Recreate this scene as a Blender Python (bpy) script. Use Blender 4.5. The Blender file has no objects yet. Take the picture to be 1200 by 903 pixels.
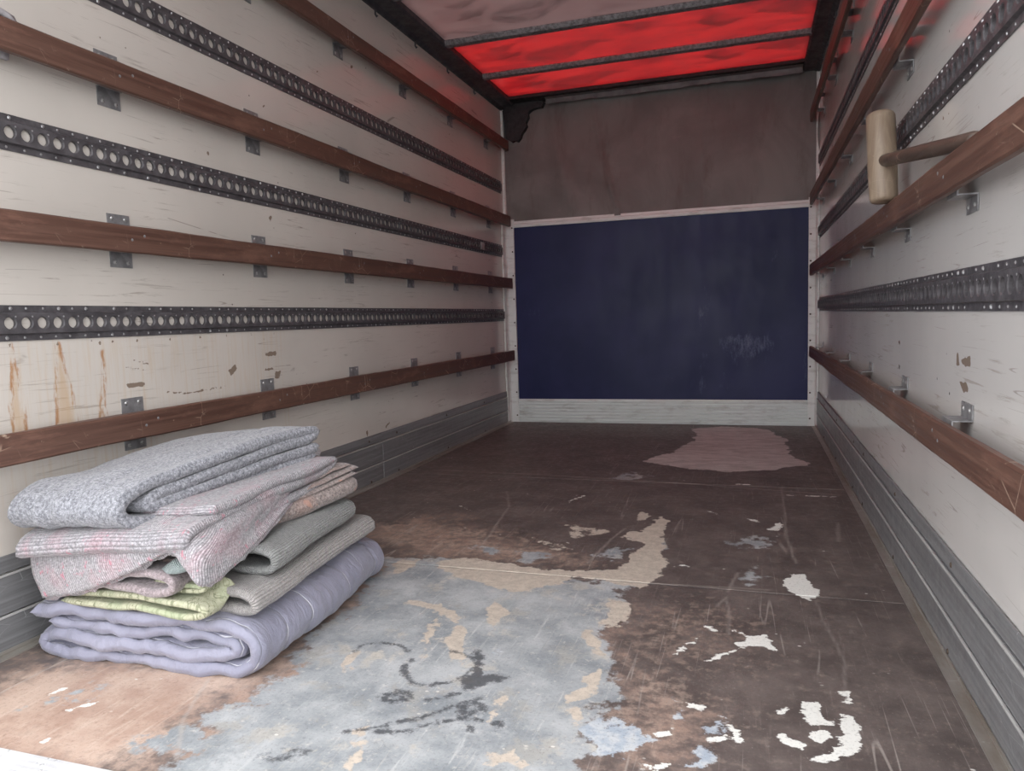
import bpy, bmesh, math, random
import numpy as np
from mathutils import Vector, noise as mnoise

random.seed(7)
S = bpy.context.scene
COL = S.collection

# ------------------------------------------------------------------ camera
F_PX, YAW, PITCH, ROLL = 860.63, 0.315843, -0.090891, -0.030881
CAM = Vector((1.6492, 0.0, 0.73994))
W, Y0, Y1, ROOF = 2.05, 0.90, 4.99, 2.215      # box: width, rear sill, front bulkhead, roof height

def cam_axes():
    cy, sy, cp, sp = math.cos(YAW), math.sin(YAW), math.cos(PITCH), math.sin(PITCH)
    f = Vector((-sy*cp, cy*cp, sp)); r = Vector((cy, sy, 0)); u = r.cross(f)
    c, s = math.cos(ROLL), math.sin(ROLL)
    return c*r + s*u, -s*r + c*u, f
RI, UP, FW = cam_axes()
cam = bpy.data.objects.new('camera', bpy.data.cameras.new('camera'))
cam.data.sensor_width = 36.0
cam.data.lens = F_PX/1200*36
cam.data.clip_start = 0.02
from mathutils import Matrix
M = Matrix((RI, UP, -FW)).transposed().to_4x4(); M.translation = CAM
cam.matrix_world = M
COL.objects.link(cam); S.camera = cam

def at(px, py, axis, val):
    """photo pixel (1200x903) -> point on the plane coordinate[axis] == val"""
    d = FW + RI*((px-600)/F_PX) - UP*((py-451.5)/F_PX)
    return CAM + d*((val-CAM[axis])/d[axis])

# ------------------------------------------------------------------ world light: bright overcast sky
wd = bpy.data.worlds.new('overcast_sky'); S.world = wd; wd.use_nodes = True
bg = wd.node_tree.nodes['Background']
bg.inputs[0].default_value = (0.95, 0.97, 1.0, 1); bg.inputs[1].default_value = 1.9
S.view_settings.view_transform = 'Standard'; S.view_settings.look = 'None'
S.view_settings.gamma = 1.0; S.view_settings.use_curve_mapping = False
S.view_settings.exposure = 1.02

# ------------------------------------------------------------------ node helpers
class G:
    def __init__(s, name, rough=0.5, spec=0.5):
        s.m = bpy.data.materials.new(name); s.m.use_nodes = True
        s.t = s.m.node_tree; s.p = s.t.nodes['Principled BSDF']
        s.p.inputs['Roughness'].default_value = rough
        s.p.inputs['Specular IOR Level'].default_value = spec
        s.tc = s.t.nodes.new('ShaderNodeTexCoord')
        s.obj = s.tc.outputs['Object']; s.uv = s.tc.outputs['UV']
    def put(s, inp, v):
        if isinstance(v, bpy.types.NodeSocket): s.t.links.new(v, inp)
        elif isinstance(v, (tuple, list)) and len(v) == 3 and inp.type == 'RGBA': inp.default_value = (*v, 1)
        else: inp.default_value = v
    def n(s, ty, **k):
        nd = s.t.nodes.new(ty)
        for a, b in k.items(): setattr(nd, a, b)
        return nd
    def map(s, vec, scale=(1, 1, 1), rot=(0, 0, 0), loc=(0, 0, 0)):
        nd = s.n('ShaderNodeMapping'); s.put(nd.inputs[0], vec)
        nd.inputs[1].default_value = loc; nd.inputs[2].default_value = rot; nd.inputs[3].default_value = scale
        return nd.outputs[0]
    def noise(s, vec, scale=5, detail=4, rough=0.55, dist=0.0, col=False):
        nd = s.n('ShaderNodeTexNoise'); s.put(nd.inputs['Vector'], vec)
        nd.inputs['Scale'].default_value = scale; nd.inputs['Detail'].default_value = detail
        nd.inputs['Roughness'].default_value = rough; nd.inputs['Distortion'].default_value = dist
        return nd.outputs['Color' if col else 'Fac']
    def vor(s, vec, scale=5, feature='F1', out='Distance', rnd=1.0):
        nd = s.n('ShaderNodeTexVoronoi', feature=feature); s.put(nd.inputs['Vector'], vec)
        nd.inputs['Scale'].default_value = scale; nd.inputs['Randomness'].default_value = rnd
        return nd.outputs[out]
    def wave(s, vec, scale=5, dist=0.0, detail=2, dirn='X', dscale=1.0):
        nd = s.n('ShaderNodeTexWave', bands_direction=dirn); s.put(nd.inputs['Vector'], vec)
        nd.inputs['Scale'].default_value = scale; nd.inputs['Distortion'].default_value = dist
        nd.inputs['Detail'].default_value = detail; nd.inputs['Detail Scale'].default_value = dscale
        return nd.outputs['Fac']
    def ss(s, v, lo, hi, a=0.0, b=1.0):
        nd = s.n('ShaderNodeMapRange', interpolation_type='SMOOTHSTEP'); s.put(nd.inputs[0], v)
        for i, x in enumerate((lo, hi, a, b)): s.put(nd.inputs[i+1], x)
        return nd.outputs[0]
    def math(s, op, a, b=0.0, c=0.0):
        nd = s.n('ShaderNodeMath', operation=op); s.put(nd.inputs[0], a); s.put(nd.inputs[1], b); s.put(nd.inputs[2], c)
        return nd.outputs[0]
    def mul(s, a, b): return s.math('MULTIPLY', a, b)
    def add(s, a, b): return s.math('ADD', a, b)
    def mix(s, f, a, b, mode='MIX'):
        nd = s.n('ShaderNodeMix', data_type='RGBA', blend_type=mode)
        s.put(nd.inputs[0], f); s.put(nd.inputs[6], a); s.put(nd.inputs[7], b)
        return nd.outputs[2]
    def attr(s, name):
        nd = s.n('ShaderNodeAttribute', attribute_name=name); return nd.outputs['Fac']
    def sep(s, vec):
        nd = s.n('ShaderNodeSeparateXYZ'); s.put(nd.inputs[0], vec); return nd.outputs
    def col(s, v): s.put(s.p.inputs['Base Color'], v); return s
    def rgh(s, v): s.put(s.p.inputs['Roughness'], v); return s
    def metal(s, v): s.put(s.p.inputs['Metallic'], v); return s
    def bump(s, h, strength=0.3, dist=0.01):
        nd = s.n('ShaderNodeBump'); s.put(nd.inputs['Height'], h)
        nd.inputs['Strength'].default_value = strength; nd.inputs['Distance'].default_value = dist
        s.t.links.new(nd.outputs[0], s.p.inputs['Normal']); return s

MAT = {}
# --- painted plywood side walls
def wall_mat(name, base, streak):
    g = G(name, 0.26, 0.5); o = g.obj
    big = g.noise(o, 1.6, 4)
    c = g.mix(g.ss(big, 0.35, 0.7), base, tuple(x*0.90 for x in base))
    scr = g.noise(g.map(o, (1, 1.3, 26)), 3.0, 6, 0.7, 0.6)          # long scuffs along the box
    area = g.ss(g.noise(o, 2.6, 4, .65), 0.46, 0.60)
    c = g.mix(g.mul(g.mul(g.ss(scr, 0.56, 0.66), area), 0.6), c, (0.33, 0.28, 0.235))
    for lc, rt in ((0, .12), (5, -.5)):
        e = g.math('ABSOLUTE', g.math('SUBTRACT', g.noise(g.map(o, (1, .30, 12), (rt*.4, 0, 0), (lc, lc, 0)), 2.6, 0, .5), .5))
        c = g.mix(g.mul(g.mul(g.ss(e, .007, .0015), g.ss(g.noise(g.map(o, (1, 1, 2), (0, 0, 0), (lc, 2, 0)), 5, 4, .6), .55, .63)), .6), c, (0.26, 0.21, 0.18))
    pits = g.vor(o, 24, 'F1')
    c = g.mix(g.mul(g.ss(pits, 0.10, 0.05), g.ss(g.noise(o, 7, 2), 0.56, 0.66)), c, (0.10, 0.08, 0.07))
    if streak:
        fine = g.noise(g.map(o, (1, 90, 5)), 1.0, 4, 0.6)
        rn = g.noise(g.map(o, (1, 60, 14)), 1.0, 4, 0.7)
        r = g.attr('rust')
        c = g.mix(g.mul(g.ss(g.add(r, g.mul(g.math('SUBTRACT', rn, 0.5), 0.9)), 0.30, 1.0), 0.5), c, (0.55, 0.34, 0.16))
        edge = g.ss(g.math('ABSOLUTE', g.math('SUBTRACT', r, 0.5)), 0.22, 0.05)
        c = g.mix(g.mul(g.mul(edge, g.ss(rn, .42, .6)), 0.8), c, (0.40, 0.17, 0.05))
        d = g.attr('drip')
        c = g.mix(g.mul(g.mul(d, g.ss(fine, 0.45, 0.68)), 0.42), c, (0.58, 0.40, 0.22))
    ch = g.attr('chip')
    c = g.mix(g.ss(g.add(ch, g.mul(g.math('SUBTRACT', g.noise(o, 70, 4), 0.5), 1.0)), 0.5, 0.62), c, (0.26, 0.20, 0.155))
    g.col(c).rgh(g.ss(g.noise(o, 9, 4), 0.25, 0.75, 0.08, 0.15))
    g.bump(g.noise(g.map(o, (1, 1, 3)), 14, 3), 0.012, 0.003)
    return g.m
MAT['wall_left'] = wall_mat('wall_paint_cream', (0.665, 0.612, 0.555), True)
MAT['wall_right'] = wall_mat('wall_paint_white', (0.65, 0.618, 0.59), False)

# --- floor
def floor_mat():
    g = G('worn_floor', 0.5, 0.4); o = g.obj
    a = {k: g.attr(k) for k in ('grey', 'beige', 'white', 'black', 'tan', 'blue', 'pale', 'seam')}
    n1 = g.noise(o, 7, 6, 0.65); n2 = g.noise(o, 34, 5, 0.7); n3 = g.noise(g.map(o, (60, 5, 1)), 1.0, 5, 0.7)
    diag = g.noise(g.map(o, (42, 5, 1), (0, 0, -0.55)), 1.0, 5, 0.75)
    diag2 = g.noise(g.map(o, (55, 4, 1), (0, 0, 0.35)), 1.0, 5, 0.75)
    c = g.mix(g.ss(n1, 0.32, 0.72), (0.090, 0.072, 0.067), (0.158, 0.128, 0.117))
    c = g.mix(g.mul(g.ss(n2, 0.5, 0.75), 0.6), c, (0.25, 0.20, 0.17))
    c = g.mix(g.mul(g.ss(n3, 0.56, 0.78), 0.35), c, (0.30, 0.25, 0.22))
    def th(m, lo, hi, amp, n=n2): return g.ss(g.add(m, g.mul(g.math('SUBTRACT', g.ss(n, .28, .72), 0.5), amp)), lo, hi)
    # bare, rubbed wood
    w = th(a['tan'], 0.18, 0.95, 0.42, n2)
    wood = g.mix(g.ss(n1, 0.35, 0.65), (0.58, 0.43, 0.345), (0.42, 0.275, 0.21))
    wood = g.mix(g.mul(g.ss(diag, 0.50, 0.74), .7), wood, (0.70, 0.57, 0.475))
    wood = g.mix(g.mul(g.ss(n2, 0.55, 0.7), 0.5), wood, (0.22, 0.13, 0.09))
    c = g.mix(g.mul(w, 0.88), c, wood)
    # grey paint, scuffed to beige in places
    gp = g.mix(g.ss(n1, 0.3, 0.7), (0.235, 0.255, 0.270), (0.455, 0.465, 0.470))
    gp = g.mix(g.mul(g.ss(diag2, 0.55, 0.75), 0.7), gp, (0.60, 0.60, 0.585))
    gp = g.mix(g.mul(g.ss(g.noise(o, 9, 6, 0.72), 0.53, 0.66), 0.85), gp, (0.60, 0.545, 0.465))
    gp = g.mix(g.mul(g.ss(diag, 0.60, 0.75), 0.6), gp, (0.64, 0.62, 0.58))
    gp = g.mix(g.mul(g.ss(g.noise(o, 4.5, 6, .75), .52, .64), .6), gp, (0.215, 0.235, 0.250))
    gp = g.mix(g.mul(g.ss(g.noise(g.map(o, (1, 1, 1), loc=(9, 4, 0)), 55, 5, .75), .56, .68), .55), gp, (0.62, 0.59, 0.54))
    c = g.mix(th(a['grey'], 0.40, 0.62, 0.62, g.noise(o, 16, 6, 0.7)), c, gp)
    c = g.mix(th(a['blue'], 0.42, 0.62, 0.8, g.noise(o, 20, 6, 0.7)), c, g.mix(g.ss(n2, .4, .62), (0.37, 0.42, 0.48), (0.52, 0.54, 0.555)))
    bp = g.mix(g.ss(n2, 0.35, 0.65), (0.60, 0.52, 0.435), (0.49, 0.425, 0.36))
    c = g.mix(th(a['beige'], 0.42, 0.58, 0.5, g.noise(o, 22, 6, 0.7)), c, bp)
    pp = g.mix(g.ss(g.noise(g.map(o, (5, 16, 1)), 1.4, 4, 0.6, 1.2), 0.40, 0.62), (0.60, 0.55, 0.525), (0.44, 0.395, 0.375))
    c = g.mix(th(a['pale'], 0.42, 0.56, 0.45, g.noise(o, 14, 6, 0.7)), c, pp)
    c = g.mix(g.mul(th(a['black'], 0.28, 0.80, 0.85, g.noise(o, 42, 6, 0.8)), 0.85), c, (0.055, 0.058, 0.065))
    c = g.mix(th(a['white'], 0.42, 0.55, 0.7, g.noise(g.map(o, (1, 1.6, 1)), 24, 6, 0.7)), c, (0.80, 0.79, 0.74))
    # fine scratches, mostly pale
    for sc, rot, f, lc in (((7, .22, 1), .55, .5, 0), ((8, .20, 1), -.45, .5, 3), ((9, .16, 1), .08, .45, 7), ((8, .2, 1), 1.0, .4, 9), ((9, .2, 1), .75, .4, 13)):
        e = g.math('ABSOLUTE', g.math('SUBTRACT', g.noise(g.map(o, sc, (0, 0, rot), (lc, lc, 0)), 2.2, 0, .4), .5))
        keep = g.ss(g.noise(g.map(o, (3, 1.2, 1), (0, 0, rot), (lc, 0, 0)), 2.6, 4, .6), .55, .66)
        c = g.mix(g.mul(g.mul(g.ss(e, .0085, .002), keep), f*.7), c, (.56, .50, .45))
    fl = g.vor(g.map(o, (1, 1.5, 1)), 26, 'F1')
    c = g.mix(g.mul(g.ss(fl, 0.13, 0.07), g.ss(g.noise(o, 9, 2), 0.58, 0.66)), c, (0.68, 0.65, 0.60))
    grit = g.noise(o, 150, 4, .8)
    c = g.mix(g.mul(g.ss(grit, .48, .34), .30), c, (0.07, 0.055, 0.05))
    c = g.mix(g.mul(g.ss(grit, .60, .72), .35), c, (0.62, 0.57, 0.52))
    c = g.mix(g.mul(a['seam'], 0.6), c, (0.45, 0.40, 0.36))
    g.col(c).rgh(g.ss(n2, 0.3, 0.7, 0.36, 0.60))
    g.bump(g.add(g.mul(n2, 0.6), g.mul(n3, 0.5)), 0.12, 0.004)
    return g.m
MAT['floor'] = floor_mat()

def simple(name, a, b, scale=8, rough=0.5, metal=0.0, bump=0.0, stretch=(1, 1, 1), spec=0.5, lo=0.35, hi=0.68):
    g = G(name, rough, spec); v = g.map(g.obj, stretch)
    n = g.noise(v, scale, 5, 0.62); g.col(g.mix(g.ss(n, lo, hi), a, b)); g.metal(metal)
    g.rgh(g.ss(g.noise(v, scale*2.3, 4), 0.3, 0.7, rough*0.8, min(1, rough*1.2)))
    if bump: g.bump(n, bump, 0.004)
    return g.m
MAT['rail'] = simple('rail_black_steel', (0.060, 0.055, 0.059), (0.108, 0.100, 0.106), 30, 0.42, 0.0, 0.1)
MAT['rivet'] = simple('rivet_zinc', (0.55, 0.55, 0.56), (0.30, 0.28, 0.28), 40, 0.35, 0.6)
MAT['bracket'] = simple('bracket_zinc', (0.31, 0.305, 0.31), (0.20, 0.195, 0.20), 30, 0.42, 0.35, 0.1)
MAT['screw'] = simple('screw_steel', (0.62, 0.62, 0.62), (0.40, 0.39, 0.38), 50, 0.3, 0.7)
MAT['screw_dark'] = simple('screw_rusty', (0.05, 0.04, 0.035), (0.11, 0.08, 0.06), 50, 0.6, 0.3)
MAT['kick'] = None
def wood_mat(name, a, b, wear, rot=(0, 0, 0)):
    g = G(name, 0.45, 0.45); o = g.map(g.obj, (1, 1, 1), rot)
    gr = g.noise(g.map(o, (30, 1.2, 60)), 1.5, 6, 0.65, 0.5)
    c = g.mix(g.ss(gr, 0.3, 0.7), a, b)
    bl = g.noise(g.map(o, (4, 2.5, 10)), 1.6, 5, 0.7)
    c = g.mix(g.mul(g.ss(bl, 0.52, 0.72), 0.55), c, tuple(x*1.7 for x in b))
    c = g.mix(g.mul(g.ss(g.noise(g.map(o, (3, 9, 14)), 2.6, 6, 0.75), 0.62, 0.72), wear), c, (0.50, 0.38, 0.29))
    sc = g.vor(g.map(o, (3, 5, 4), (0.6, 0, 0)), 3.2, 'DISTANCE_TO_EDGE')
    c = g.mix(g.mul(g.mul(g.ss(sc, 0.016, 0.003), g.ss(g.noise(o, 6, 3), 0.52, 0.62)), wear), c, (0.46, 0.33, 0.25))
    g.col(c).rgh(g.ss(gr, 0.3, 0.7, 0.34, 0.55)); g.bump(gr, 0.18, 0.003)
    return g.m
MAT['batten_dark'] = wood_mat('batten_hardwood', (0.090, 0.045, 0.034), (0.152, 0.080, 0.058), 0.5)
MAT['batten_worn'] = wood_mat('batten_worn_hardwood', (0.090, 0.045, 0.034), (0.152, 0.080, 0.058), 0.8)
MAT['mallet_head'] = wood_mat('mallet_beech', (0.235, 0.168, 0.118), (0.325, 0.25, 0.18), 0.25, (math.pi/2, 0, 0))
MAT['mallet_handle'] = wood_mat('mallet_handle_ash', (0.055, 0.036, 0.028), (0.12, 0.082, 0.065), 0.35)
def alu(name, a, b, rough, metal):
    g = G(name, rough, 0.5); o = g.obj
    ln = g.noise(g.map(o, (3, 0.8, 40)), 2.0, 5, 0.65)
    sp = g.noise(o, 22, 6, 0.75)
    c = g.mix(g.ss(ln, 0.35, 0.68), a, b)
    c = g.mix(g.mul(g.ss(sp, 0.60, 0.72), 0.4), c, tuple(min(0.8, x*1.7) for x in a))
    e = g.vor(g.map(o, (4, 3, 9), (0.4, 0, 0)), 3.0, 'DISTANCE_TO_EDGE')
    c = g.mix(g.mul(g.mul(g.ss(e, 0.012, 0.002), g.ss(g.noise(o, 5, 3), 0.55, 0.63)), 0.5), c, (0.6, 0.6, 0.6))
    g.col(c).metal(metal).rgh(g.ss(sp, 0.3, 0.7, rough*0.75, rough*1.2)); g.bump(ln, 0.06, 0.003)
    return g.m
MAT['kick'] = alu('kick_aluminium', (0.275, 0.275, 0.28), (0.18, 0.178, 0.182), 0.42, 0.25)
MAT['bead'] = alu('bead_aluminium', (0.66, 0.65, 0.63), (0.50, 0.49, 0.48), 0.35, 0.3)
MAT['trim_alu'] = alu('floor_edge_aluminium', (0.42, 0.40, 0.37), (0.26, 0.22, 0.18), 0.42, 0.5)
MAT['sill'] = alu('sill_aluminium', (0.74, 0.74, 0.74), (0.60, 0.60, 0.61), 0.35, 0.3)
def white_mat(name, base, dirt):
    g = G(name, 0.42, 0.45); o = g.obj
    n = g.noise(g.map(o, (1, 1, 4)), 6, 6, 0.7)
    c = g.mix(g.mul(g.ss(n, 0.48, 0.72), dirt), base, (0.33, 0.31, 0.28))
    g.col(c); g.bump(n, 0.05, 0.003); return g.m
MAT['post'] = white_mat('post_white_paint', (0.72, 0.73, 0.71), 0.55)
MAT['strip'] = white_mat('strip_white_paint', (0.70, 0.74, 0.72), 0.5)
MAT['cap'] = white_mat('cap_grey_white', (0.72, 0.73, 0.71), 0.55)
def blue_mat():
    g = G('navy_paint', 0.48, 0.25); o = g.obj
    c = g.mix(g.ss(g.noise(o, 2.0, 4), 0.3, 0.7), (0.014, 0.018, 0.066), (0.024, 0.027, 0.092))
    v = g.noise(g.map(o, (4, 1, 1.6)), 1.6, 6, 0.72)
    c = g.mix(g.mul(g.ss(v, 0.62, 0.85), 0.12), c, (0.10, 0.13, 0.24))
    s = g.attr('scuff')
    c = g.mix(g.mul(g.ss(g.add(s, g.mul(g.math('SUBTRACT', g.noise(g.map(o, (3, 1, 1)), 9, 7, 0.8), 0.5), 3.0)), 0.45, 1.3), 0.6), c, (0.17, 0.19, 0.30))
    g.col(c).rgh(g.ss(v, 0.35, 0.7, 0.42, 0.54)); g.bump(g.noise(o, 40, 3), 0.03, 0.003); return g.m
MAT['blue'] = blue_mat()
def upper_mat():
    g = G('grimy_sheet', 0.65, 0.3); o = g.obj
    c = g.mix(g.ss(g.noise(o, 2.2, 5, 0.6, 0.5), 0.3, 0.72), (0.160, 0.150, 0.143), (0.235, 0.224, 0.213))
    c = g.mix(g.mul(g.ss(g.noise(g.map(o, (5, 1, 1.2)), 1.8, 5, 0.7), 0.5, 0.75), 0.5), c, (0.125, 0.095, 0.082))
    c = g.mix(g.mul(g.ss(g.noise(g.map(o, (1, 1, 3)), 9, 6, 0.75), 0.6, 0.75), 0.35), c, (0.34, 0.29, 0.26))
    st = g.attr('stain')
    c = g.mix(g.mul(st, 0.5), c, (0.10, 0.075, 0.062))
    g.col(c); g.bump(g.noise(o, 50, 4), 0.08, 0.003); return g.m
MAT['upper'] = upper_mat()
MAT['black_tape'] = simple('black_sealant', (0.016, 0.015, 0.017), (0.03, 0.028, 0.03), 20, 0.6, 0, 0.3)
MAT['cant'] = simple('cant_rail_dark', (0.040, 0.039, 0.046), (0.075, 0.07, 0.076), 14, 0.5, 0.1, 0.1)
MAT['tape'] = simple('grey_tape', (0.42, 0.40, 0.40), (0.26, 0.24, 0.24), 10, 0.5)
MAT['bar'] = simple('galvanised_bar', (0.30, 0.29, 0.295), (0.13, 0.12, 0.125), 60, 0.55, 0.2, 0.4)
MAT['strap'] = simple('pale_webbing', (0.42, 0.40, 0.41), (0.30, 0.28, 0.29), 60, 0.7)
MAT['asphalt'] = simple('asphalt', (0.16, 0.16, 0.165), (0.24, 0.235, 0.23), 30, 0.85, 0, 0.3)
def roof_mat(name, a, b, trans):
    g = G(name); o = g.obj
    n = g.noise(g.map(o, (2.2, 6, 1), (0, 0, 0.12)), 1.5, 6, 0.68, 0.6)
    k = g.noise(g.map(o, (1.5, 2.5, 1)), 2.4, 6, 0.68, .8)
    c = g.mix(g.ss(n, 0.36, 0.62), a, b)
    c = g.mix(g.mul(g.ss(k, 0.50, 0.68), 0.85), c, tuple(x*0.35 for x in b))
    c = g.mix(g.mul(g.ss(g.noise(g.map(o, (4, 14, 1), (0, 0, .2)), 1.6, 5, .7), .60, .74), .5), c, tuple(min(1, x*1.2+.035) for x in a))
    tr = g.n('ShaderNodeBsdfTranslucent'); di = g.n('ShaderNodeBsdfDiffuse'); gl = g.n('ShaderNodeBsdfGlossy')
    gl.inputs['Roughness'].default_value = 0.3
    g.put(tr.inputs[0], c); g.put(di.inputs[0], g.mix(0.6, c, (0.3, 0.26, 0.25)))
    mx = g.n('ShaderNodeMixShader'); mx.inputs[0].default_value = trans
    g.t.links.new(di.outputs[0], mx.inputs[1]); g.t.links.new(tr.outputs[0], mx.inputs[2])
    fr = g.n('ShaderNodeFresnel'); fr.inputs[0].default_value = 1.35
    m2 = g.n('ShaderNodeMixShader'); g.put(m2.inputs[0], g.mul(fr.outputs[0], 0.5))
    g.t.links.new(mx.outputs[0], m2.inputs[1]); g.t.links.new(gl.outputs[0], m2.inputs[2])
    g.t.links.new(m2.outputs[0], g.t.nodes['Material Output'].inputs[0]); return g.m
MAT['roof_red'] = roof_mat('red_translucent_roof', (0.35, 0.009, 0.009), (0.21, 0.005, 0.007), 0.75)
MAT['roof_pale'] = roof_mat('pale_translucent_roof', (0.170, 0.096, 0.090), (0.140, 0.077, 0.073), 0.5)

# ------------------------------------------------------------------ object helpers
WORLD = {}
def tag(o, label=None, cat=None, group=None, kind=None):
    if label: o['label'] = label
    if cat: o['category'] = cat
    if group: o['group'] = group
    if kind: o['kind'] = kind
    return o
def empty(name, loc, parent=None):
    o = bpy.data.objects.new(name, None); o.empty_display_size = 0.1
    COL.objects.link(o); WORLD[o] = Vector(loc)
    o.parent = parent
    o.location = Vector(loc) - (WORLD[parent] if parent else Vector())
    return o
def link_mesh(name, me, mat, parent=None, origin=None, smooth=False):
    """me holds world coordinates; the origin moves to the base centre unless given"""
    co = np.empty(len(me.vertices)*3); me.vertices.foreach_get('co', co); co = co.reshape(-1, 3)
    if origin is None:
        lo, hi = co.min(0), co.max(0); origin = ((lo[0]+hi[0])/2, (lo[1]+hi[1])/2, lo[2])
    origin = Vector(origin); co -= np.array(origin); me.vertices.foreach_set('co', co.ravel()); me.update()
    if mat and not me.materials: me.materials.append(MAT[mat] if isinstance(mat, str) else mat)
    if smooth: me.shade_smooth()
    o = bpy.data.objects.new(name, me); COL.objects.link(o); WORLD[o] = origin
    o.parent = parent
    o.location = origin - (WORLD[parent] if parent else Vector())
    return o
def obj(name, bm, mat, parent=None, origin=None, smooth=False, recalc=True):
    if recalc: bmesh.ops.recalc_face_normals(bm, faces=bm.faces)
    me = bpy.data.meshes.new(name); bm.to_mesh(me); bm.free()
    return link_mesh(name, me, mat, parent, origin, smooth)
def clone(name, src, at_w, parent, rot=None):
    o = bpy.data.objects.new(name, src.data); COL.objects.link(o); WORLD[o] = Vector(at_w)
    o.parent = parent; o.location = Vector(at_w) - (WORLD[parent] if parent else Vector())
    if rot: o.rotation_euler = rot
    return o
def box(bm, x0, x1, y0, y1, z0, z1, bevel=0.0, seg=1):
    vs = [bm.verts.new((x, y, z)) for x in (x0, x1) for y in (y0, y1) for z in (z0, z1)]
    fs = [bm.faces.new([vs[i] for i in q]) for q in ((0,1,3,2),(4,6,7,5),(0,4,5,1),(2,3,7,6),(0,2,6,4),(1,5,7,3))]
    if bevel:
        es = list({e for f in fs for e in f.edges})
        bmesh.ops.bevel(bm, geom=es, offset=bevel, segments=seg, affect='EDGES', profile=0.5)
    return bm
def newbox(*a, **k): return box(bmesh.new(), *a, **k)
def extrude_profile(bm, pts, axis, a0, a1, close=True):
    """pts: 2D outline; axis 'x' -> pts are (y,z); axis 'y' -> pts are (x,z)"""
    def v(p, a): return (a, p[0], p[1]) if axis == 'x' else (p[0], a, p[1])
    A = [bm.verts.new(v(p, a0)) for p in pts]; B = [bm.verts.new(v(p, a1)) for p in pts]
    n = len(pts)
    for i in range(n if close else n-1):
        j = (i+1) % n; bm.faces.new((A[i], A[j], B[j], B[i]))
    if close: bm.faces.new(A); bm.faces.new(B[::-1])
    return bm
def dome(bm, c, axis, r, h, n=8):
    """low rivet / screw head with its flat side on the plane through c, rising along axis"""
    ax = Vector(axis).normalized(); u = ax.orthogonal().normalized(); w = ax.cross(u); c = Vector(c)
    r1 = [bm.verts.new(c + (u*math.cos(t)+w*math.sin(t))*r) for t in [2*math.pi*i/n for i in range(n)]]
    r2 = [bm.verts.new(c + ax*h*0.75 + (u*math.cos(t)+w*math.sin(t))*r*0.65) for t in [2*math.pi*i/n for i in range(n)]]
    top = bm.verts.new(c + ax*h)
    for i in range(n):
        j = (i+1) % n
        bm.faces.new((r1[i], r1[j], r2[j], r2[i])); bm.faces.new((r2[i], r2[j], top))
    bm.faces.new(r1[::-1])
def tube(bm, pts, r, n=12, caps=True):
    pts = [Vector(p) for p in pts]; rings = []
    for i, p in enumerate(pts):
        d = (pts[min(i+1, len(pts)-1)] - pts[max(i-1, 0)]).normalized()
        u = d.orthogonal().normalized() if i == 0 else (u - d*u.dot(d)).normalized()
        w = d.cross(u); rr = r[i] if isinstance(r, (list, tuple)) else r
        rings.append([bm.verts.new(p + (u*math.cos(t)+w*math.sin(t))*rr) for t in [2*math.pi*k/n for k in range(n)]])
    for a, b in zip(rings, rings[1:]):
        for i in range(n): bm.faces.new((a[i], a[(i+1) % n], b[(i+1) % n], b[i]))
    if caps: bm.faces.new(rings[0][::-1]); bm.faces.new(rings[-1])

# mask painting on dense grids: polygons and lines given on the surface, in metres
def sdf_poly(P, poly):
    poly = np.asarray(poly, float); d = np.full(len(P), 1e9); ins = np.zeros(len(P), bool)
    n = len(poly)
    for i in range(n):
        a, b = poly[i], poly[(i+1) % n]; e = b-a; w = P-a
        t = np.clip((w@e)/max(e@e, 1e-12), 0, 1); q = w - t[:, None]*e
        d = np.minimum(d, (q*q).sum(1))
        c = ((a[1] <= P[:, 1]) & (b[1] > P[:, 1])) | ((b[1] <= P[:, 1]) & (a[1] > P[:, 1]))
        with np.errstate(divide='ignore', invalid='ignore'):
            xi = a[0] + (P[:, 1]-a[1])/(b[1]-a[1])*e[0]
        ins ^= c & (P[:, 0] < xi)
    d = np.sqrt(d); d[ins] *= -1; return d
_rng = np.random.default_rng(5); _LAT = _rng.random((256, 256))
def vnoise(P, f, o):
    Q = P*f + o; i = np.floor(Q).astype(int); t = Q-i; t = t*t*(3-2*t); a = i % 256; b = (i+1) % 256
    g = lambda x, y: _LAT[x, y]
    return (g(a[:,0],a[:,1])*(1-t[:,0])+g(b[:,0],a[:,1])*t[:,0])*(1-t[:,1]) + (g(a[:,0],b[:,1])*(1-t[:,0])+g(b[:,0],b[:,1])*t[:,0])*t[:,1] - .5
def warp(P, amp):
    out = P.copy()
    for k, (f, a) in enumerate(((6, 1.0), (15, .6), (38, .35), (80, .2))):
        out[:, 0] += amp*a*vnoise(P, f, 11.3+k*7); out[:, 1] += amp*a*vnoise(P, f, 71.9+k*5)
    return out
def paint(P, shapes, soft, wamp=0.0):
    m = np.zeros(len(P))
    if wamp: P = warp(P, wamp)
    for sh in shapes:
        kind, pts, wdt, amt = sh
        pts = np.asarray(pts, float); pad = 0.1 + wdt + soft
        sel = np.where(((P >= pts.min(0)-pad) & (P <= pts.max(0)+pad)).all(1))[0]
        if not len(sel): continue
        Q = P[sel]
        if kind == 'poly': d = sdf_poly(Q, pts) - wdt
        else:
            d = np.full(len(Q), 1e9)
            for a, b in zip(pts, pts[1:]):
                e = b-a; w = Q-a; t = np.clip((w@e)/max(e@e, 1e-12), 0, 1)
                d = np.minimum(d, np.sqrt(((w-t[:, None]*e)**2).sum(1)))
            d -= wdt
        m[sel] = np.maximum(m[sel], np.clip(0.5 - d/soft, 0, 1)*amt)
    return m
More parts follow.
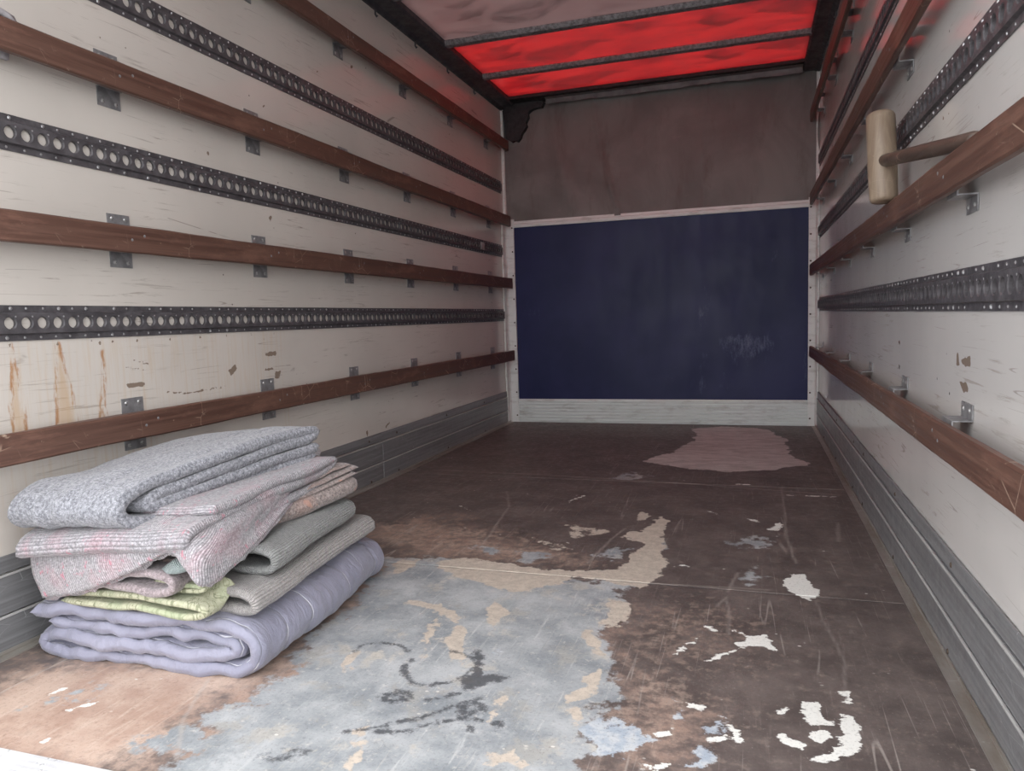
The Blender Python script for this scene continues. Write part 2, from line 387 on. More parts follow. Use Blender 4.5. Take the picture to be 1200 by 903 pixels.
def grid_mesh(name, us, vs, place, attrs):
    """us, vs: coordinate lists; place(U,V)->Nx3; attrs: {name: f(U,V)->N}"""
    U, V = np.meshgrid(us, vs); U = U.ravel(); V = V.ravel(); co = place(U, V)
    nu, nv = len(us), len(vs)
    i = np.arange(nu*nv).reshape(nv, nu)
    f = np.stack([i[:-1, :-1], i[:-1, 1:], i[1:, 1:], i[1:, :-1]], -1).reshape(-1, 4)
    me = bpy.data.meshes.new(name)
    me.vertices.add(len(co)); me.vertices.foreach_set('co', co.ravel())
    me.loops.add(f.size); me.loops.foreach_set('vertex_index', f.ravel().astype(np.int32))
    me.polygons.add(len(f)); me.polygons.foreach_set('loop_start', np.arange(0, f.size, 4, dtype=np.int32))
    me.update(calc_edges=True); me.validate()
    P = np.stack([U, V], 1)
    for k, fn in attrs.items():
        a = me.attributes.new(k, 'FLOAT', 'POINT'); a.data.foreach_set('value', fn(P).astype(np.float32))
    return me

# ================================================================== SETTING
ground = obj('ground', newbox(-14, 16, -16, 20, -1.0, -0.92), 'asphalt'); tag(ground, kind='structure')

# ---- floor: plywood sheets
def fl(px, py): p = at(px, py, 2, 0.0); return (p.x, p.y)
def fpoly(pts, wdt=0.0, amt=1.0): return ('poly', [fl(*p) for p in pts], wdt, amt)
def fline(pts, wdt=0.004, amt=1.0): return ('line', [fl(*p) for p in pts], wdt, amt)
def z2(pts): return [(640+x/3, 700+y/3) for x, y in pts]
def z1(pts): return [(400+x/3, 560+y/3) for x, y in pts]
def z3(pts): return [(200+x*0.36667, 750+y*0.36667) for x, y in pts]
def z4(pts): return [(560+x*0.36667, 480+y*0.36667) for x, y in pts]
FM = {
 'grey': [fpoly([(452,652),(520,655),(600,668),(690,680),(742,678),(745,692),(728,735),(712,760),(705,800),(690,850),(680,903),(640,960),(250,960),(150,925),(215,880),(255,835),(300,808),(360,765),(415,715),(440,680)]),
          fpoly(z1([(480,250),(530,240),(570,255),(520,268)])), fpoly(z1([(590,290),(640,262),(705,268),(690,298),(620,300)])),
          fpoly(z4([(385,465),(440,440),(490,445),(430,480)])), fpoly(z4([(560,420),(600,415),(605,450),(575,455)])),
          fpoly([(20,832),(90,812),(110,816),(60,836)],0,.8), fpoly([(150,862),(215,855),(250,870),(190,885)],0,.9), fpoly([(75,826),(95,820),(88,832)],0,.8),
          fpoly([(700,560),(740,552),(770,556),(735,566)],0,.55), fpoly([(850,628),(920,632),(915,645),(860,642)],0,.6), fpoly([(860,665),(905,668),(895,682),(865,680)],0,.6)],
 'blue': [fpoly([(680,853),(735,846),(765,862),(745,880),(690,884)]), fpoly(z2([(480,570),(560,520),(585,530),(580,570),(500,590)])), fpoly(z2([(545,440),(600,420),(640,445),(570,465)])), fpoly(z2([(420,380),(440,370),(450,395),(425,400)])), fpoly(z1([(470,560),(560,545),(570,620),(520,690)]),0,.4)],
 'beige': [fpoly(z1([(990,205),(1080,185),(1100,150),(1130,135),(1160,155),(1130,200),(1140,240),(1135,300),(1105,345),(1060,390),(1000,375),(900,350),(820,345),(740,380),(640,398),(560,380),(450,360),(360,325),(340,290),(420,280),(560,300),(700,325),(860,325),(980,320),(1010,285),(1050,235)])),
           fpoly(z1([(1030,130),(1070,122),(1090,140),(1050,150)])), fpoly(z1([(960,415),(1050,425),(1030,490),(985,530),(935,520),(965,470)])),
           fpoly(z1([(870,540),(920,535),(925,580),(910,630),(885,570)])), fpoly(z1([(820,690),(885,665),(880,720),(840,780),(785,790)])), fpoly(z1([(800,820),(840,815),(820,880),(800,860)])),
           fpoly(z1([(480,460),(540,420),(610,480),(570,500),(540,530),(500,490)]),0,.95), fpoly(z1([(370,500),(420,520),(425,590),(385,640),(340,620)]),0,.9), fpoly(z1([(265,550),(310,490),(340,520),(290,570),(260,620)]),0,.75),
           fpoly(z1([(190,430),(330,450),(420,500),(380,520),(280,470),(200,460)]),0,.75), fpoly(z1([(200,290),(270,290),(230,330),(160,350)]),0,.9), fpoly(z1([(0,640),(45,620),(30,680),(0,690)]),0,.95),
           fpoly(z1([(560,760),(620,740),(600,790),(520,880),(480,880)]),0,.65), fpoly(z3([(600,320),(640,310),(620,400),(580,400)]),0,.85), fpoly(z3([(620,275),(655,265),(650,290),(625,292)]),0,1),
           fpoly(z3([(990,350),(1100,330),(1150,380),(1050,410),(980,400)]),0,.6), fpoly(z1([(780,150),(860,170),(980,180),(900,200),(820,215)]),0,.55), fpoly(z1([(640,190),(760,215),(860,250),(760,260)]),0,.5)],
 'tan': [fpoly([(-120,845),(40,772),(300,780),(455,655),(470,668),(400,730),(310,800),(220,850),(200,880),(60,895),(-60,905)],0.02), fpoly([(400,620),(520,600),(700,650),(720,668),(600,668),(460,655)],0,.60),
         fpoly([(690,790),(740,770),(800,810),(850,820),(840,870),(760,903),(690,930),(690,850)],0,.60), fpoly([(640,715),(665,730),(655,760),(640,750)],0,.3), fpoly(z1([(975,540),(1005,530),(995,590),(975,595)]),0,.9), fpoly([(720,690),(860,700),(900,780),(780,800),(720,760)],0,.38), fpoly(z1([(880,850),(960,780),(1010,840),(960,870)]),0,.9)],
 'pale': [fpoly([(754,541),(790,528),(818,515),(812,503),(845,500),(905,503),(925,520),(935,537),(950,543),(905,551),(860,553),(800,548)])],
 'white': [fpoly(z2([(550,228),(600,200),(680,178),(655,165),(715,132),(765,128),(790,145),(780,155),(803,187),(760,165),(700,165),(640,195),(570,226)])), fline(z2([(660,120),(720,140)]),.006,.8),
           fpoly(z2([(800,480),(830,480),(920,520),(905,548),(850,520)])), fpoly(z2([(1035,400),(1085,415),(1110,465),(1115,520),(1080,550),(1010,572),(920,575),(1000,545),(1045,510),(1050,450)])),
           fpoly(z2([(895,365),(960,360),(985,430),(1020,420),(1010,445),(940,450),(910,425)]),0,.85), fpoly(z2([(940,470),(990,462),(1005,490),(970,515),(940,495)])), fpoly(z2([(1020,325),(1050,320),(1060,350),(1040,360)]),0,.95),
           fpoly(z2([(370,470),(430,455),(440,475),(390,488)])), fpoly(z2([(570,490),(640,470),(650,490),(580,505)])), fpoly(z2([(480,365),(550,380),(540,392),(490,385)])), fline(z2([(655,455),(685,495)]),.006),
           fpoly(z2([(810,400),(850,390),(850,415),(820,415)]),0,.9), fpoly(z2([(560,100),(608,112),(600,120),(560,110)]),0,.85), fpoly(z2([(500,160),(540,135),(520,170)]),0,.8), fpoly(z2([(450,190),(490,160),(480,190),(460,200)]),0,.8),
           fpoly([(918,680),(930,673),(945,672),(958,695),(945,703),(925,694)]), fpoly(z4([(925,380),(960,358),(978,365),(960,388),(930,388)]),0,.85), fpoly(z2([(340,575),(420,575),(400,600),(340,600)]),0,.8),
           fline(z4([(990,272),(1020,275)]),.006,.9), fline(z4([(1050,274),(1140,277)]),.006,.8), fline(z4([(740,326),(765,332)]),.008,.8), fline(z4([(830,238),(860,238)]),.012,.8), fline(z4([(300,293),(340,275)]),.008,.7),
           fline([(58,814),(75,808)],.004,.9), fline([(80,833),(107,826)],.005,1), fpoly([(40,870),(52,866),(50,873)],0,.9), fline([(540,592),(552,600)],.004,.6), fline(z4([(645,498),(670,502)]),.008,.7), fline(z4([(865,350),(888,357)]),.012,.7)],
 'black': [fline(z1([(220,690),(250,715),(310,727),(380,715),(440,690),(470,655),(455,630),(410,610),(380,606)]),.0045,.95), fline(z1([(220,690),(222,660),(240,640)]),.009,.95), fline(z1([(40,612),(80,588),(140,580),(200,588),(235,610)]),.0045,.9),
           fpoly(z1([(455,610),(480,600),(500,620),(490,660),(500,690),(560,690),(590,700),(560,715),(510,720),(470,745),(430,745),(420,705),(465,680)])), fpoly(z1([(120,765),(200,735),(270,745),(260,780),(190,795),(140,785)]),0,.66),
           fline(z1([(20,890),(100,878),(170,860),(290,835),(420,790),(500,775)]),.006,.9), fline(z1([(130,885),(220,890),(320,860),(430,840),(490,850)]),.007,.9), fpoly(z1([(380,790),(480,770),(530,800),(500,830),(440,850),(400,830)]),0,.62), fpoly(z1([(530,855),(570,850),(580,880),(540,885)]),0,.9), fpoly(z1([(440,870),(465,868),(460,892),(440,890)]),0,.85),
           fline(z1([(310,775),(420,755)]),.008,.75), fpoly(z3([(240,380),(400,335),(470,330),(440,370),(330,400)]),0,.48), fline(z1([(580,105),(640,90),(700,50)]),.006,.6)],
 'seam': [fline([(505,550),(640,556),(800,566),(985,580)],.004,.9), fline([(575,668),(640,676),(780,684),(900,690)],.004,.5), fline([(0,811),(80,770)],.003,.9), fline(z2([(940,10),(1000,130),(1050,215),(1040,330)]),.0018,.5), fline(z2([(640,0),(640,130)]),.002,.6), fline(z4([(970,240),(985,400),(1020,490)]),.003,.7), fline(z2([(600,30),(640,0)]),.003,.5), fline(z4([(20,430),(100,310),(95,260)]),.003,.6), fline(z4([(350,490),(420,420),(470,380)]),.003,.7), fline(z4([(800,580),(830,520)]),.004,.6), fline(z4([(1150,360),(1155,420)]),.006,.4), fline([(205,890),(215,845),(245,795)],.003,.9)],
}
flo = empty('floor', (0, 0, 0)); tag(flo, kind='structure')
fsoft = {'grey': .10, 'beige': .040, 'white': .022, 'black': .020, 'tan': .24, 'blue': .05, 'pale': .05, 'seam': .006}
fwarp = {'grey': .07, 'beige': .045, 'white': .016, 'black': .008, 'tan': .12, 'blue': .05, 'pale': .05, 'seam': .008}
def floor_sheet(x0, x1, y0, y1, st):
    us = np.linspace(x0, x1, int((x1-x0)/st)+2); vs = np.linspace(y0, y1, int((y1-y0)/st)+2)
    us = np.concatenate([[x0, x0], us, [x1, x1]]); vs = np.concatenate([[y0, y0], vs, [y1, y1]])
    def place(U, V):
        z = np.zeros(len(U)); Z = z.reshape(len(vs), len(us))
        Z[0, :] = Z[-1, :] = -0.018; Z[:, 0] = Z[:, -1] = -0.018
        Z[1, :] = np.minimum(Z[1, :], -0.0015); Z[-2, :] = np.minimum(Z[-2, :], -0.0015)
        return np.stack([U, V, Z.ravel()], 1)
    me = grid_mesh('floor_panel', us, vs, place, {k: (lambda P, k=k: paint(P, FM[k], fsoft[k], fwarp[k])) for k in FM})
    return link_mesh('floor_panel', me, 'floor', flo, origin=(0, 0, 0))
floor_sheet(0.0, 0.161, Y0, 1.985, 0.006)
floor_sheet(0.163, W, Y0, 1.985, 0.005)
floor_sheet(0.0, W, 1.988, 3.22, 0.006)
floor_sheet(0.0, W, 3.223, Y1, 0.011)
obj('subfloor', newbox(-0.03, W+0.03, Y0, Y1+0.05, -0.12, -0.012), 'cant', flo)

# ---- side walls
def wl(px, py): p = at(px, py, 0, 0.0); return (p.y, p.z)
def wpoly(pts, wdt=0.0, amt=1.0): return ('poly', [wl(*p) for p in pts], wdt, amt)
def wline(pts, wdt=0.004, amt=1.0): return ('line', [wl(*p) for p in pts], wdt, amt)
def wr(px, py): p = at(px, py, 0, W); return (p.y, p.z)
LW = {'rust': [wpoly([(10,404),(12,404),(19,440),(26,480),(29,520),(12,520),(12,470)]), wpoly([(66,403),(69,403),(76,432),(83,455),(88,500),(64,500),(64,450)]), wpoly([(118,408),(121,408),(122,470),(126,500),(116,500),(116,440)],0,.8)],
      'drip': [wpoly([(0,400),(330,385),(330,470),(0,520)],0,.55), wpoly([(40,405),(46,405),(52,500),(44,500)],0,1), wpoly([(160,400),(185,398),(190,470),(160,480)],0,.8), wpoly([(306,420),(312,420),(316,470),(306,470)],0,1), wpoly([(330,470),(338,468),(342,500),(334,500)],0,1), wpoly([(120,520),(180,510),(180,560),(120,560)],0,1), wpoly([(0,540),(200,500),(120,580),(20,640),(0,640)],0,.5)],
      'chip': [wline([(157,421),(176,426)],.003,.95), wline([(148,430),(168,432)],.004,.8), wpoly([(148,450),(170,448),(170,452),(160,453),(150,455)],.002), wpoly([(310,415),(325,413),(324,417),(318,418),(312,418)],.002), wline([(310,433),(322,432)],.004), wpoly([(321,437),(328,434),(327,444),(322,442)],.002),
               wline([(197,459),(215,460),(245,456),(264,451)],.003,1), wpoly([(267,434),(275,427),(277,432),(270,439)],.002), wline([(340,440),(358,436)],.002,.8)] +
              [wline([(x, y), (x+.4, y+.8)], .004) for x, y in ((10,404),(67,402),(117,401),(132,399),(161,398),(199,397),(234,395),(265,393),(294,392),(320,390),(116,44),(146,56),(292,117),(309,124))] +
              [wline([(244,180),(247,185)],.005), wline([(242,242),(245,244)],.004), wline([(240,314),(243,316)],.004), wline([(245,320),(249,322)],.004), wline([(317,255),(320,265)],.005), wline([(370,85),(380,70),(392,57)],.002), wline([(412,79),(414,84)],.006), wline([(120,118),(145,125)],.002,.7), wline([(160,230),(200,240),(240,244)],.002,.6), wline([(430,505),(431,511)],.005), wline([(452,500),(456,495)],.006), wline([(63,170),(90,176)],.002,.6)]}
RW = {'chip': [('poly', [wr(*p) for p in q], .002, 1.0) for q in ([(1121,413),(1123,413),(1124,426),(1121,426)], [(1126,420),(1137,416),(1137,428),(1128,426)], [(1124,447),(1132,449),(1135,458),(1130,460)], [(1053,427),(1055,427),(1055,432),(1053,431)], [(1053,400),(1055,400),(1055,403),(1053,403)])] +
              [('line', [wr(*p) for p in q], .002, .9) for q in ([(1060,281),(1110,265)], [(1105,140),(1130,120),(1150,110)], [(1100,138),(1120,128)], [(1145,133),(1147,127)], [(1163,235),(1165,230)], [(1076,385),(1085,389)], [(1135,465),(1136,478)], [(1160,660),(1166,668)])]}
yd = np.concatenate([np.arange(Y0, 2.198, .005), np.arange(2.2, Y1-.005, .02), [Y1]])
zd = np.concatenate([np.arange(0, .195, .02), np.arange(.2, .798, .006), np.arange(.80, ROOF-.005, .015), [ROOF]])
def wall(name, xin, xout, masks, mat):
    def place(U, V): return np.stack([np.full(len(U), xin), U, V], 1)
    at_ = {k: (lambda P, k=k: paint(P, masks[k], {'rust': .035, 'drip': .05, 'chip': .010}[k], {'rust': .016, 'drip': .01, 'chip': .007}[k])) for k in masks}
    me = grid_mesh(name, yd, zd, place, at_)
    bm = bmesh.new(); bm.from_mesh(me)
    box(bm, min(xout, xin+(xout-xin)*.02), max(xout, xin+(xout-xin)*.02), Y0, Y1+.05, -.12, ROOF+.03)
    bm.to_mesh(me); bm.free()
    o = link_mesh(name, me, mat, None, origin=(0, 0, 0)); return tag(o, kind='structure')
wall('wall_left', 0.0, -0.035, LW, 'wall_left')
wall('wall_right', W, W+0.035, RW, 'wall_right')

# ---- kick boards: three extruded aluminium planks, in two lengths, each side
def kick(side):
    nm = 'left' if side > 0 else 'right'
    X = (lambda x: x) if side > 0 else (lambda x: W-x)
    root = empty('baseboard_'+nm, (X(0.0), (Y0+Y1)/2, 0)); tag(root, kind='structure')
    scr = None
    for (ya, yb) in ((Y0+.01, 3.04), (3.043, Y1-.075)):
        for z0, z1, d in ((.004, .092, .010), (.0945, .187, .010), (.1895, .229, .008)):
            bm = newbox(min(X(.001), X(d)), max(X(.001), X(d)), ya, yb, z0, z1, bevel=.0022)
            p = obj('plank', bm, 'kick', root)
            if z0 < .15: obj('bead', newbox(min(X(d-.001), X(d+.004)), max(X(d-.001), X(d+.004)), ya, yb, z1-.0045, z1+.0010, bevel=.0010), 'bead', p)
            for k in range(8):
                y = ya + .15 + k*.62
                if y > yb-.05 or z0 == .0945: continue
                if scr is None:
                    b = bmesh.new(); dome(b, (0, 0, 0), (1, 0, 0), .0065, .003)
                    scr = obj('screw', b, 'screw_dark', p, origin=(0, 0, 0)); scr.location = Vector((X(d), y, z0+.016)) - WORLD[p]; WORLD[scr] = Vector((X(d), y, z0+.016))
                    if side < 0: scr.rotation_euler = (0, math.pi, 0)
                else: clone('screw', scr, (X(d), y, z0+.016), p, None if side > 0 else (0, math.pi, 0))
    return root
kick(1); kick(-1)
for n, s in ((1, 1), (2, -1)):
    bm = bmesh.new(); X = (lambda x: x) if s > 0 else (lambda x: W-x)
    extrude_profile(bm, [(X(.011), 0), (X(.034), 0), (X(.034), .003), (X(.014), .0045), (X(.014), .014), (X(.011), .014)], 'y', Y0+.005, Y1-.02)
    tag(obj('trim_%d' % n, bm, 'trim_alu'), kind='structure')

# ---- rear sill: ribbed aluminium threshold
bm = bmesh.new(); pts = [(Y0+.002, -.06), (Y0+.002, .001)]
y = Y0
for k in range(9):
    pts += [(y-.001, .005), (y-.008, .005), (y-.009, .001), (y-.013, .001)]; y -= .014
pts += [(y, .001), (y, -.06)]
extrude_profile(bm, pts, 'x', 0.0, W)
tag(obj('trim_3', bm, 'sill'), kind='structure')

# ---- front bulkhead
wf = empty('wall_front', (W/2, Y1, 0)); tag(wf, kind='structure')
obj('backing', newbox(-.03, W+.03, Y1+.02, Y1+.05, -.1, ROOF+.03), 'cant', wf)
# corrugated strip
bm = bmesh.new(); pts = [(Y1+.02, .0), (Y1-.004, .0)]
z = .004
for k in range(7):
    pts += [(Y1-.004, z), (Y1-.010, z+.004), (Y1-.010, z+.016), (Y1-.004, z+.020)]; z += .0228
pts += [(Y1-.004, .166), (Y1+.02, .166)]
extrude_profile(bm, pts, 'x', .06, W-.05)
obj('corrugated_strip', bm, 'strip', wf)
# navy panel
def bp(px, py): p = at(px, py, 1, Y1); return (p.x, p.z)
SC = [('poly', [bp(*p) for p in q], .0, a) for q, a in (
    ([(838,400),(850,392),(890,388),(912,392),(905,415),(885,430),(868,425),(845,415)], .75), ([(816,365),(825,360),(825,380),(818,384)], .9), ([(828,335),(834,335),(832,362),(828,360)], .8), ([(900,292),(908,292),(908,308),(902,310)], .8),
    ([(815,440),(832,436),(835,462),(815,462)], .6), ([(852,435),(860,435),(855,452),(848,452)], .7), ([(773,441),(788,441),(788,444),(773,444)], .9), ([(745,340),(752,340),(750,350),(745,350)], .5), ([(715,294),(722,294),(720,297),(715,297)], .6), ([(610,355),(640,360),(640,380),(612,372)], .55), ([(940,400),(946,390),(946,460),(940,450)], .7), ([(810,405),(830,405),(832,430),(812,430)], .5))]
us = np.arange(.045, W-.04, .008); vs = np.arange(.160, 1.385, .008)
me = grid_mesh('navy_panel', us, vs, lambda U, V: np.stack([U, Y1 - .0015*np.sin(U*3.1)*np.sin(V*2.2), V], 1), {'scuff': lambda P: paint(P, SC, .09, .05)})
link_mesh('navy_panel', me, 'blue', wf)
# white cap rail
bm = bmesh.new()
extrude_profile(bm, [(Y1+.02, 1.372), (Y1-.012, 1.372), (Y1-.014, 1.380), (Y1-.014, 1.395), (Y1-.006, 1.400), (Y1-.006, 1.416), (Y1+.02, 1.416)], 'x', .05, W-.03)
obj('cap_rail', bm, 'cap', wf)
# upper sheet, buckled
us = np.linspace(.0, W, 180); vs = np.linspace(1.405, ROOF+.005, 80)
def up_place(U, V):
    t = np.clip((V-1.41)/.8, 0, 1)
    xc1 = .66 + .16*(1-t)**1.6; d1 = U-xc1
    y = Y1 + .004 - .016*np.exp(-np.abs(d1)/.10)*(d1 < 0) - .010*np.exp(-(d1/.02)**2)
    d2 = U-1.355; y -= .006*np.exp(-np.abs(d2)/.05)*(d2 > 0) + .004*np.exp(-(d2/.012)**2)
    y -= .030*np.exp(-((U-.36-.12*(1-t))/.06)**2)*np.sin(np.pi*np.clip(t, 0, 1))
    y -= .035*np.clip((U-1.80)/.25, 0, 1)**2*np.sin(np.pi*np.clip(t, 0, 1)) + .008*np.sin(U*5+V*4)
    return np.stack([U, y, V], 1)
ST = [('poly', [bp(*p) for p in [(600,240),(640,255),(670,262),(600,268)]], 0, .6)]      # brown dirt in the lower corner
me = grid_mesh('upper_sheet', us, vs, up_place, {'stain': lambda P: paint(P, ST, .05)})
link_mesh('upper_sheet', me, 'upper', wf, smooth=True)
# corner posts with rivets
for n, s in ((4, 1), (5, -1)):
    X = (lambda x: x) if s > 0 else (lambda x: W-x)
    bm = bmesh.new(); wdt = .070 if s > 0 else .058
    extrude_profile(bm, [(X(.0), Y1+.02), (X(.0), Y1-.075), (X(.004), Y1-.075), (X(.006), Y1-.03), (X(.022), Y1-.016), (X(wdt), Y1-.016), (X(wdt), Y1+.02)], 'x', 0, 1) if False else None
    # outline in plan (x,y), raised in z
    pl = [(X(.001), Y1+.02), (X(.001), Y1-.085), (X(.012), Y1-.085), (X(.012), Y1-.028), (X(.020), Y1-.016), (X(wdt), Y1-.016), (X(wdt), Y1+.02)]
    A = [bm.verts.new((x, y, .002)) for x, y in pl]; B = [bm.verts.new((x, y, 1.43)) for x, y in pl]
    for i in range(len(pl)): bm.faces.new((A[i], A[(i+1) % len(pl)], B[(i+1) % len(pl)], B[i]))
    bm.faces.new(A); bm.faces.new(B[::-1])
    p = obj('trim_%d' % n, bm, 'post'); tag(p, kind='structure')
    first = None
    for k in range(9):
        c = Vector((X(wdt-.012), Y1-.016, .05+k*.165))
        if first is None:
            b = bmesh.new(); dome(b, (0, 0, 0), (0, -1, 0), .006, .003)
            first = obj('rivet', b, 'screw_dark', p, origin=(0, 0, 0)); first.location = c-WORLD[p]; WORLD[first] = c
        else: clone('rivet', first, c, p)
    # thin upper corner bead
    bm = newbox(min(X(.0), X(.018)), max(X(.0), X(.018)), Y1-.02, Y1+.02, 1.43, ROOF)
    tag(obj('trim_%d' % (n+2), bm, 'cap'), kind='structure')

# ---- roof
rf = empty('ceiling', (W/2, (Y0+Y1)/2, ROOF)); tag(rf, kind='structure')
bars = [1.34, 1.95, 2.555, 3.155, 3.785, 4.365]
edges = [Y0] + bars + [4.86]
for i in range(len(edges)-1):
    a, b = edges[i], edges[i+1]
    red = a > 3.6
    us = np.linspace(.04, W-.04, 24); vs = np.linspace(a, b, 9)
    def place(U, V, a=a, b=b): return np.stack([U, V, ROOF + .006 + .006*np.sin(U*2.3)*np.sin((V-a)/(b-a)*math.pi)], 1)
    link_mesh('roof_panel', grid_mesh('roof_panel', us, vs, place, {}), 'roof_red' if red else 'roof_pale', rf, smooth=True)
for yb in bars:
    bm = bmesh.new()
    extrude_profile(bm, [(yb-.032, ROOF+.004), (yb-.032, ROOF-.004), (yb-.022, ROOF-.020), (yb+.022, ROOF-.020), (yb+.032, ROOF-.004), (yb+.032, ROOF+.004)], 'x', .05, W-.05)
    obj('crossbar', bm, 'bar', rf)
obj('front_edge', newbox(.03, W-.03, 4.845, Y1+.03, ROOF-.012, ROOF+.03), 'black_tape', rf)
obj('rear_header', newbox(.0, W, Y0-.01, Y0+.05, ROOF-.05, ROOF+.03), 'cant', rf)
# torn grey sealing tape along the front edge of the roof
bm = bmesh.new(); n = 60; rows = []
for i in range(n+1):
    x = .34 + (W-.10-.34)*i/n
    j1 = .010*mnoise.noise((x*6, 1.3, 0)) + .006*mnoise.noise((x*25, 4, 0)); j2 = .014*mnoise.noise((x*4, 7.3, 0)) + .005*mnoise.noise((x*30, 2, 0))
    rows.append([bm.verts.new((x, 4.885+j2, ROOF-.0135)), bm.verts.new((x, 4.925, ROOF-.016)), bm.verts.new((x, 4.928, ROOF-.046+j1))])
for a, b in zip(rows, rows[1:]):
    for k in (0, 1): bm.faces.new((a[k], b[k], b[k+1], a[k+1]))
r = bmesh.ops.solidify(bm, geom=bm.faces[:], thickness=.002)
tp = obj('sealing_tape', bm, 'tape'); tag(tp, 'torn grey sealing tape along the top edge of the grimy upper sheet', 'tape')
# cant rails with drip hooks
for n, s in ((8, 1), (9, -1)):
    X = (lambda x: x) if s > 0 else (lambda x: W-x)
    bm = bmesh.new(); w = .105 if s > 0 else .095
    extrude_profile(bm, [(X(.0), ROOF+.03), (X(.0), ROOF-.042), (X(.012), ROOF-.042), (X(.028), ROOF-.028), (X(w-.01), ROOF-.026), (X(w), ROOF-.016), (X(w), ROOF+.03)], 'y', Y0, Y1+.01)
    p = obj('trim_%d' % n, bm, 'cant'); tag(p, kind='structure')
    first = None
    for k in range(9):
        c = Vector((X(.005), 1.05+k*.425, ROOF-.036))
        if first is None:
            b = bmesh.new(); tube(b, [(0, 0, .004), (0, 0, -.025), (.006*s, 0, -.036), (.010*s, 0, -.030)], .0045, 6)
            first = obj('hook', b, 'rail', p, origin=(0, 0, 0)); first.location = c-WORLD[p]; WORLD[first] = c
        else: clone('hook', first, c, p)

# ================================================================== LASHING RAILS
PITCH_H = .0423
def rail(side, zc, label):
    X = (lambda x: x) if side > 0 else (lambda x: W-x)
    ya, yb = Y0+.01, 4.925
    root = empty('lashing_rail', (X(0), (ya+yb)/2, zc-.042)); tag(root, label, 'rail', 'perforated lashing rails on the side walls')
    h = .042
    bm = bmesh.new()
    # flanges and stepped sides
    for sg in (1, -1):
        prof = [(X(.0005), zc+sg*h), (X(.003), zc+sg*h), (X(.003), zc+sg*.0275), (X(.0105), zc+sg*.0245), (X(.0095), zc+sg*.0235), (X(.001), zc+sg*.027)]
        extrude_profile(bm, prof, 'y', ya, yb)
    obj('flange', bm, 'rail', root)
    bm = bmesh.new(); n = 16; R = .0142; hw = PITCH_H/2; hh = .0245
    y = 1.273 - PITCH_H*8
    ys = []
    while y < yb-.03: ys.append(y); y += PITCH_H
    ang = [2*math.pi*(i+.5)/n for i in range(n)]
    def vv(d, yy, zz): return bm.verts.new((X(d), yy, zz))
    for yc in ys:
        c1 = []; c2 = []; c3 = []; sq = []
        for i in range(n):
            t = 2*math.pi*i/n; c, s_ = math.cos(t), math.sin(t)
            c1.append(vv(.0105, yc+(R+.002)*c, zc+(R+.002)*s_)); c2.append(vv(.0088, yc+R*c, zc+R*s_)); c3.append(vv(.002, yc+R*c, zc+R*s_))
            if i % 4 == 2: q = (math.copysign(hw, c), math.copysign(hh, s_))
            else:
                m = min(hw/abs(c) if abs(c) > 1e-6 else 9, hh/abs(s_) if abs(s_) > 1e-6 else 9); q = (c*m, s_*m)
            sq.append(vv(.0105, yc+q[0], zc+q[1]))
        for i in range(n):
            j = (i+1) % n
            for a, b in ((sq, c1), (c1, c2), (c2, c3)): bm.faces.new((a[i], a[j], b[j], b[i]))
    for a, b in ((ya, ys[0]-hw), (ys[-1]+hw, yb)):
        if b > a+.002:
            f = [vv(.0105, a, zc-hh), vv(.0105, b, zc-hh), vv(.0105, b, zc+hh), vv(.0105, a, zc+hh)]; bm.faces.new(f)
    bmesh.ops.remove_doubles(bm, verts=bm.verts, dist=1e-5)
    obj('perforated_plate', bm, 'rail', root)
    bm = bmesh.new(); rnd = random.Random(int(zc*1000)+side)
    for i, yc in enumerate(ys):
        for sg in (1, -1):
            big = rnd.random() < .22
            if rnd.random() < .12: continue
            dome(bm, (X(.003), yc+.006*sg+rnd.uniform(-.003, .003), zc+sg*.0345), (side, 0, 0), .0050 if big else .0034, .003 if big else .0018, 6)
        dome(bm, (X(.0104), yc+.0145, zc+.0150), (side, 0, 0), .0026, .0008, 6)
    tag(obj('rivets', bm, 'rivet', root), kind='stuff')
    return root
LR = [.765, 1.208, 1.645]
for zc, l in zip(LR, ('lowest perforated black steel rail on the rust-streaked wall behind the blanket pile',
                      'middle perforated black steel rail on the rust-streaked wall behind the blanket pile',
                      'topmost perforated black steel rail on the rust-streaked wall behind the blanket pile')): r_ = rail(1, zc, l)
bm = newbox(.010, .016, 4.46, 4.52, 1.185, 1.232, bevel=.002)
mid_rail = [o for o in WORLD if o.name.startswith('lashing_rail') and 'middle' in o.get('label', '')][0]
obj('clip', bm, 'tape', mid_rail)
for zc, l in zip((.769, 1.212, 1.645), ('lowest perforated black steel rail on the wall below the wooden mallet',
                      'middle perforated black steel rail running behind the wooden mallet head',
                      'topmost perforated black steel rail on the wall that carries the mallet')): rail(-1, zc, l)

